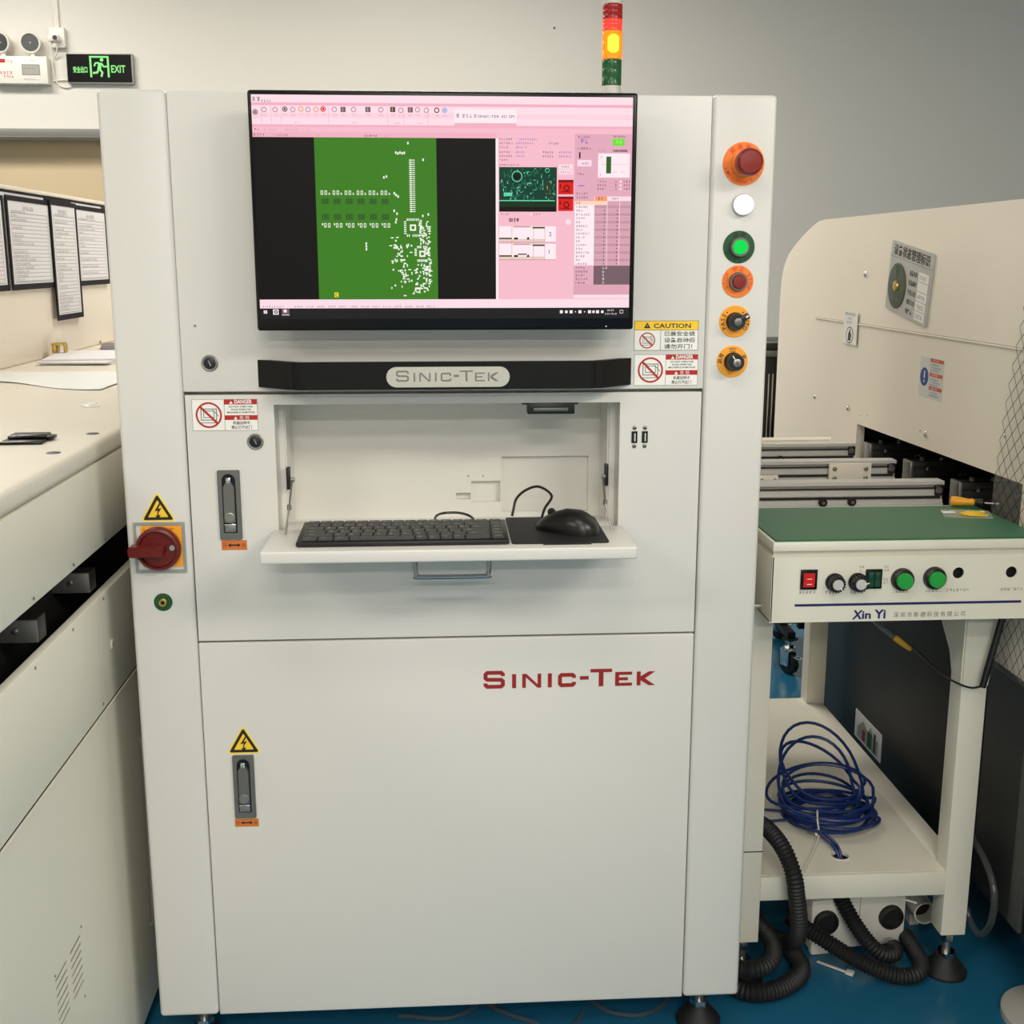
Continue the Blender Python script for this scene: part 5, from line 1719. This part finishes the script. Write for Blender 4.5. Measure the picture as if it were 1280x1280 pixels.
b = B(M['whiteplastic']); b.box(-.035, .035, -.003, .003, 0, .003, .001, F=Matrix.Translation((1.250, .215, .001)) @ Matrix.Rotation(-.7, 4, 'Z')); b.box(.025, .04, -.007, .007, 0, .006, .001, F=Matrix.Translation((1.250, .215, .001)) @ Matrix.Rotation(-.7, 4, 'Z'))
solo('zip_tie', b, (1.25, .215, .001), 'white zip tie lying on the floor before the floor box', 'tie')
b = B(M['whiteplastic']); b.tube(spline([(1.30, .26, .165), (1.36, .235, .145), (1.41, .222, .132)], 6), .0020, 6); b.tube(spline([(1.30, .262, .168), (1.31, .275, .176), (1.32, .29, .178)], 4), .0020, 6)
solo('white_wire', b, (1.36, .24, .15), 'thin white wire running under the shelf above the floor box', 'wire')
b = B(M['clear']); b.tube(spline([(1.508, .230, .272), (1.508, .2103, .2696), (1.508, .1448, .2464), (1.508, .1114, .2078), (1.508, .1165, .1472), (1.508, .152, .1037), (1.508, .19, .1027), (1.508, .215, .122)], 8), .0065, 10)
solo('air_tube', b, (1.508, .16, .10), 'clear air tube looping down beside the right table leg', 'tube')
b = B(M['black']); b.tube(spline([(1.493, .145, .766), (1.492, .145, .735)], 3), .0055, 8); b.tube([(1.492, .145, .737), (1.4665, .145, .606)], .0062, 8)
b.tube(spline([(1.4665, .145, .608), (1.448, .148, .604), (1.425, .152, .611), (1.400, .165, .625), (1.37, .24, .655)], 6), .0020, 6)
solo('black_cable', b, (1.47, .145, .60), 'black cable hanging along the right table leg', 'cable')
hw = thing('brush_stick', (1.36, .29, .62), 'thin stick with a yellow tip hanging under the switch panel', 'tool')
Fk = Matrix.Translation((1.318, .29, .684)) @ Matrix.Rotation(math.radians(127), 4, 'Y')
b = B(M['zamak']); b.lathe([(.0025, -.09), (.0030, .0), (.0045, .015), (.0045, .045), (.003, .05)], Fk, 8); part('stick', b, hw)
b = B(mat('yellow_tip', (214, 164, 36), .5)); b.lathe([(.0035, .045), (.0062, .050), (.0055, .070), (.0040, .088), (.002, .090)], Fk, 10); part('yellow_tip', b, hw)
b = B(M['clear']); b.tube(spline([(1.20, .28, .768), (1.23, .285, .757), (1.29, .29, .750), (1.36, .285, .757), (1.40, .28, .768)], 6), .0018, 6)
solo('clear_wire', b, (1.30, .285, .76), 'thin clear line sagging under the switch panel', 'wire')

# clear hoses on the floor under the inspection machine
for i, path in enumerate(([(.40, .11, .006), (.50, .10, .006), (.56, .16, .006), (.62, .30, .006)], [(.52, .2, .006), (.58, .12, .006), (.64, .08, .006), (.70, .04, .006), (.74, .1, .006)], [(.70, .30, .008), (.76, .13, .007), (.82, .085, .007), (.88, .10, .007), (.93, .17, .007)])):
    b = B(M['clear']); b.tube(spline(path, 8), .0042, 8)
    solo('floor_tube', b, (path[1][0], path[1][1], .004), 'clear tube on the floor under the inspection machine, ' + ('leftmost', 'middle', 'rightmost beside the levelling foot')[i] + ' of three', 'tube', 'clear tubes under the inspection machine')

# ------------------------------------------------------------------ rack far right behind
rk_ = thing('tool_rack', (1.68, 2.05, 0.0), 'black wheeled rack behind the inspection machine on its right', 'rack')
b = B(M['black'])
for x, y in ((1.555, 2.0), (1.715, 2.0), (1.555, 2.25), (1.715, 2.25)):
    b.box(x, x + .03, y, y + .03, .12, 1.10, .002)
b.box(1.55, 1.75, 1.995, 2.285, 1.07, 1.10, .003); b.box(1.55, 1.75, 1.995, 2.285, .60, .63, .003); b.box(1.55, 1.75, 1.995, 2.285, .30, .32, .003)
b.box(1.58, 1.72, 2.10, 2.12, .63, 1.07)
b.box(1.640, 1.668, 1.88, 2.03, .124, .148, .002)
b.box(1.55, 1.75, 2.0, 2.03, .14, .165, .002)
part('rack_frame', b, rk_)
b = B(M['chrome']); b.box(1.552, 1.75, 1.992, 1.996, 1.098, 1.104, .001, m=M['frame'])
for x in (1.567, 1.580):
    b.tube([(x, 1.985, .66), (x, 1.985, 1.00)], .0022, 8)
b.box(1.545, 1.76, 1.985, 1.99, 1.055, 1.075, .001, m=M['zamak'])
part('chrome_rods', b, rk_)
b = B(mat('brown_post', (128, 104, 86), .5)); b.box(1.572, 1.590, 2.30, 2.32, .2, 1.15, .002); part('brown_post', b, rk_)
for cx_, cy_ in ((1.654, 1.895), (1.60, 2.27), (1.73, 2.27)):
    F_ = Matrix.Translation((cx_, cy_, 0)) @ Matrix.Rotation(.5, 4, 'Z')
    b = B(M['rubber']); b.lathe([(.030, -.013), (.036, -.010), (.036, .010), (.030, .013)], F_ @ Matrix.Translation((0, 0, .036)) @ Matrix.Rotation(PI / 2, 4, 'Y'), 24)
    cs_ = part('caster_wheel', b, rk_)
    b = B(M['chrome']); b.box(-.020, -.016, -.014, .022, .030, .085, .002, F=F_); b.box(.016, .020, -.014, .022, .030, .085, .002, F=F_); b.box(-.02, .02, -.014, .024, .080, .088, .002, F=F_)
    b.lathe([(.016, .088), (.020, .094), (.016, .100), (.008, .102), (.008, .125)], F_, 16); b.box(-.008, .008, -.055, -.012, .060, .068, .003, F=F_)
    b.box(-.02, .02, -.02, .02, .118, .126, .002, m=M['black'], F=F_)
    part('caster_fork', b, cs_)

# ------------------------------------------------------------------ things on the back wall
YW = 4.2
ex = thing('exit_sign', (-1.084, YW, 2.24), 'black exit sign with glowing green running figure on the wall', 'sign')
b = B(M['frame']); b.box(-1.2385, -.9295, YW - .030, YW, 2.1765, 2.3125, .004); part('sign_frame', b, ex)
Fx = FR(YW - .0302)
b = B(M['blackgloss']); b.prism([[(-1.2335, 2.1830), (-.9370, 2.1830), (-.9370, 2.3075), (-1.2335, 2.3075)]], 0, .002, F=Fx); part('sign_face', b, ex)
b = B(M['sign_green'], FR(YW - .0324))
g_ = M['sign_green']
cx0, z0 = -1.0845, 2.204
b.rect(cx0 - .045, 2.2050, cx0 - .036, 2.3000, g_); b.rect(cx0 - .045, 2.2920, cx0 + .045, 2.3000, g_); b.rect(cx0 + .036, 2.2050, cx0 + .045, 2.3000, g_)
b.disc(cx0 + .012, 2.2830, .0082, g_, .0002)
strokes(b, [(cx0 + .004, 2.270), (cx0 - .002, 2.240)], .017, g_, .0001, None)
strokes(b, [(cx0 + .010, 2.268), (cx0 + .020, 2.252), (cx0 + .036, 2.254)], .007, g_, .0001, None)
strokes(b, [(cx0 - .002, 2.270), (cx0 - .018, 2.268), (cx0 - .024, 2.254)], .007, g_, .0001, None)
strokes(b, [(cx0 + .002, 2.240), (cx0 + .012, 2.226), (cx0 + .006, 2.207)], .009, g_, .0001, None)
strokes(b, [(cx0 - .004, 2.240), (cx0 - .012, 2.226), (cx0 - .032, 2.224)], .009, g_, .0001, None)
b.text('安全出口', -1.2070, 2.2270, .0300, g_, 0, width=.066, bold=.03)
b.text('EXIT', -1.0310, 2.2270, .0460, g_, 0, width=.066, bold=.02)
part('sign_lettering', b, ex)

em = thing('emergency_light', (-1.44, YW, 2.23), 'white twin spot emergency light on the wall left of the exit sign', 'light')
b = B(M['whiteplastic']); b.box(-1.5750, -1.3175, YW - .058, YW, 2.1700, 2.2925, .004); bx_ = part('battery_box', b, em)
Fx = FR(YW - .0582)
b = B(M['greywhite'], Fx)
b.rect(-1.4340, 2.2080, -1.3520, 2.2560, M['frame'], .0004); b.outline(-1.4340, 2.2080, -1.3520, 2.2560, .003, M['grey_ink'], .0006); b.scribble(-1.425, 2.236, 7, .006, M['grey_ink'], .0008); b.rect(-1.4280, 2.186, -1.3520, 2.192, M['greywhite'], .0004); b.scribble(-1.428, 2.187, 9, .005, M['grey_ink'], .0006)
b.rect(-1.5350, 2.2620, -1.5080, 2.2790, M['label_red'], .0004); b.scribble(-1.498, 2.262, 2, .011, M['label_orange'], .0004); b.scribble(-1.535, 2.212, 4, .012, M['label_red'], .0004); b.scribble(-1.52, 2.196, 4, .010, M['label_red'], .0004); b.scribble(-1.39, 2.270, 3, .007, M['grey_ink'], .0004)
part('box_print', b, bx_)
for x, tilt in ((-1.5160, -.25), (-1.3830, .12)):
    b = B(M['whiteplastic'])
    b.lathe([(.012, 2.290), (.010, 2.312)], Matrix.Translation((x, YW - .045, 0)), 14)
    FL = Matrix.Translation((x - .004, YW - .055, 2.352)) @ Matrix.Rotation(tilt, 4, 'Z') @ Matrix.Rotation(PI / 2 + .12, 4, 'X')
    b.lathe([(.022, -.03), (.042, -.016), (.047, .006), (.046, .012), (.040, .012), (.038, .006)], FL, 28)
    lh = part('lamp_head', b, em)
    b = B(M['reflector']); b.lathe([(.040, .0065), (.034, .0045), (.018, .001), (.006, -.002)], FL, 28); b.lathe([(.006, .001), (.005, .006), (.001, .007)], FL, 12, m=M['white'])
    for i in range(9):
        b.box(.012, .036, -.0012, .0012, .0052, .0062, m=M['grey_ink'], F=FL @ Matrix.Rotation(2 * PI * i / 9, 4, 'Z'))
    part('reflector', b, lh)
so = thing('wall_socket', (-1.265, YW, 2.36), 'white wall socket with plug and cord between emergency light and exit sign', 'socket')
b = B(M['whiteplastic']); b.box(-1.305, -1.235, YW - .035, YW, 2.335, 2.425, .005); part('socket_box', b, so)
b = B(M['whiteplastic']); b.lathe([(.020, 0), (.017, .02), (.012, .04)], Matrix.Translation((-1.268, YW - .035, 2.372)) @ Matrix.Rotation(PI / 2, 4, 'X'), 16); b.lathe([(.011, .04), (.010, .042)], Matrix.Translation((-1.268, YW - .035, 2.372)) @ Matrix.Rotation(PI / 2, 4, 'X'), 12, m=M['black']); b.box(-1.31, -1.285, YW - .05, YW - .035, 2.36, 2.39, .004); part('plug', b, so)
b = B(M['whiteplastic'])
b.tube(spline([(-1.268, YW - .05, 2.36), (-1.275, YW - .03, 2.32), (-1.295, YW - .01, 2.29)], 6), .004, 6)
b.tube(spline([(-1.298, YW - .04, 2.36), (-1.303, YW - .02, 2.28), (-1.300, YW - .01, 2.20), (-1.27, YW - .01, 2.165), (-1.235, YW - .01, 2.165), (-1.225, YW - .01, 2.19), (-1.26, YW - .01, 2.195), (-1.31, YW - .01, 2.19)], 8), .0035, 6)
part('white_cord', b, so)
b = B(M['grey_ink']); b.lathe([(.006, 0), (.005, .004), (.001, .006)], place(FR(YW), 1.0674, 2.4535), 12)
solo('wall_screw', b, (1.0674, YW, 2.4535), 'small dark screw alone high on the grey wall left of the tower light', 'screw')
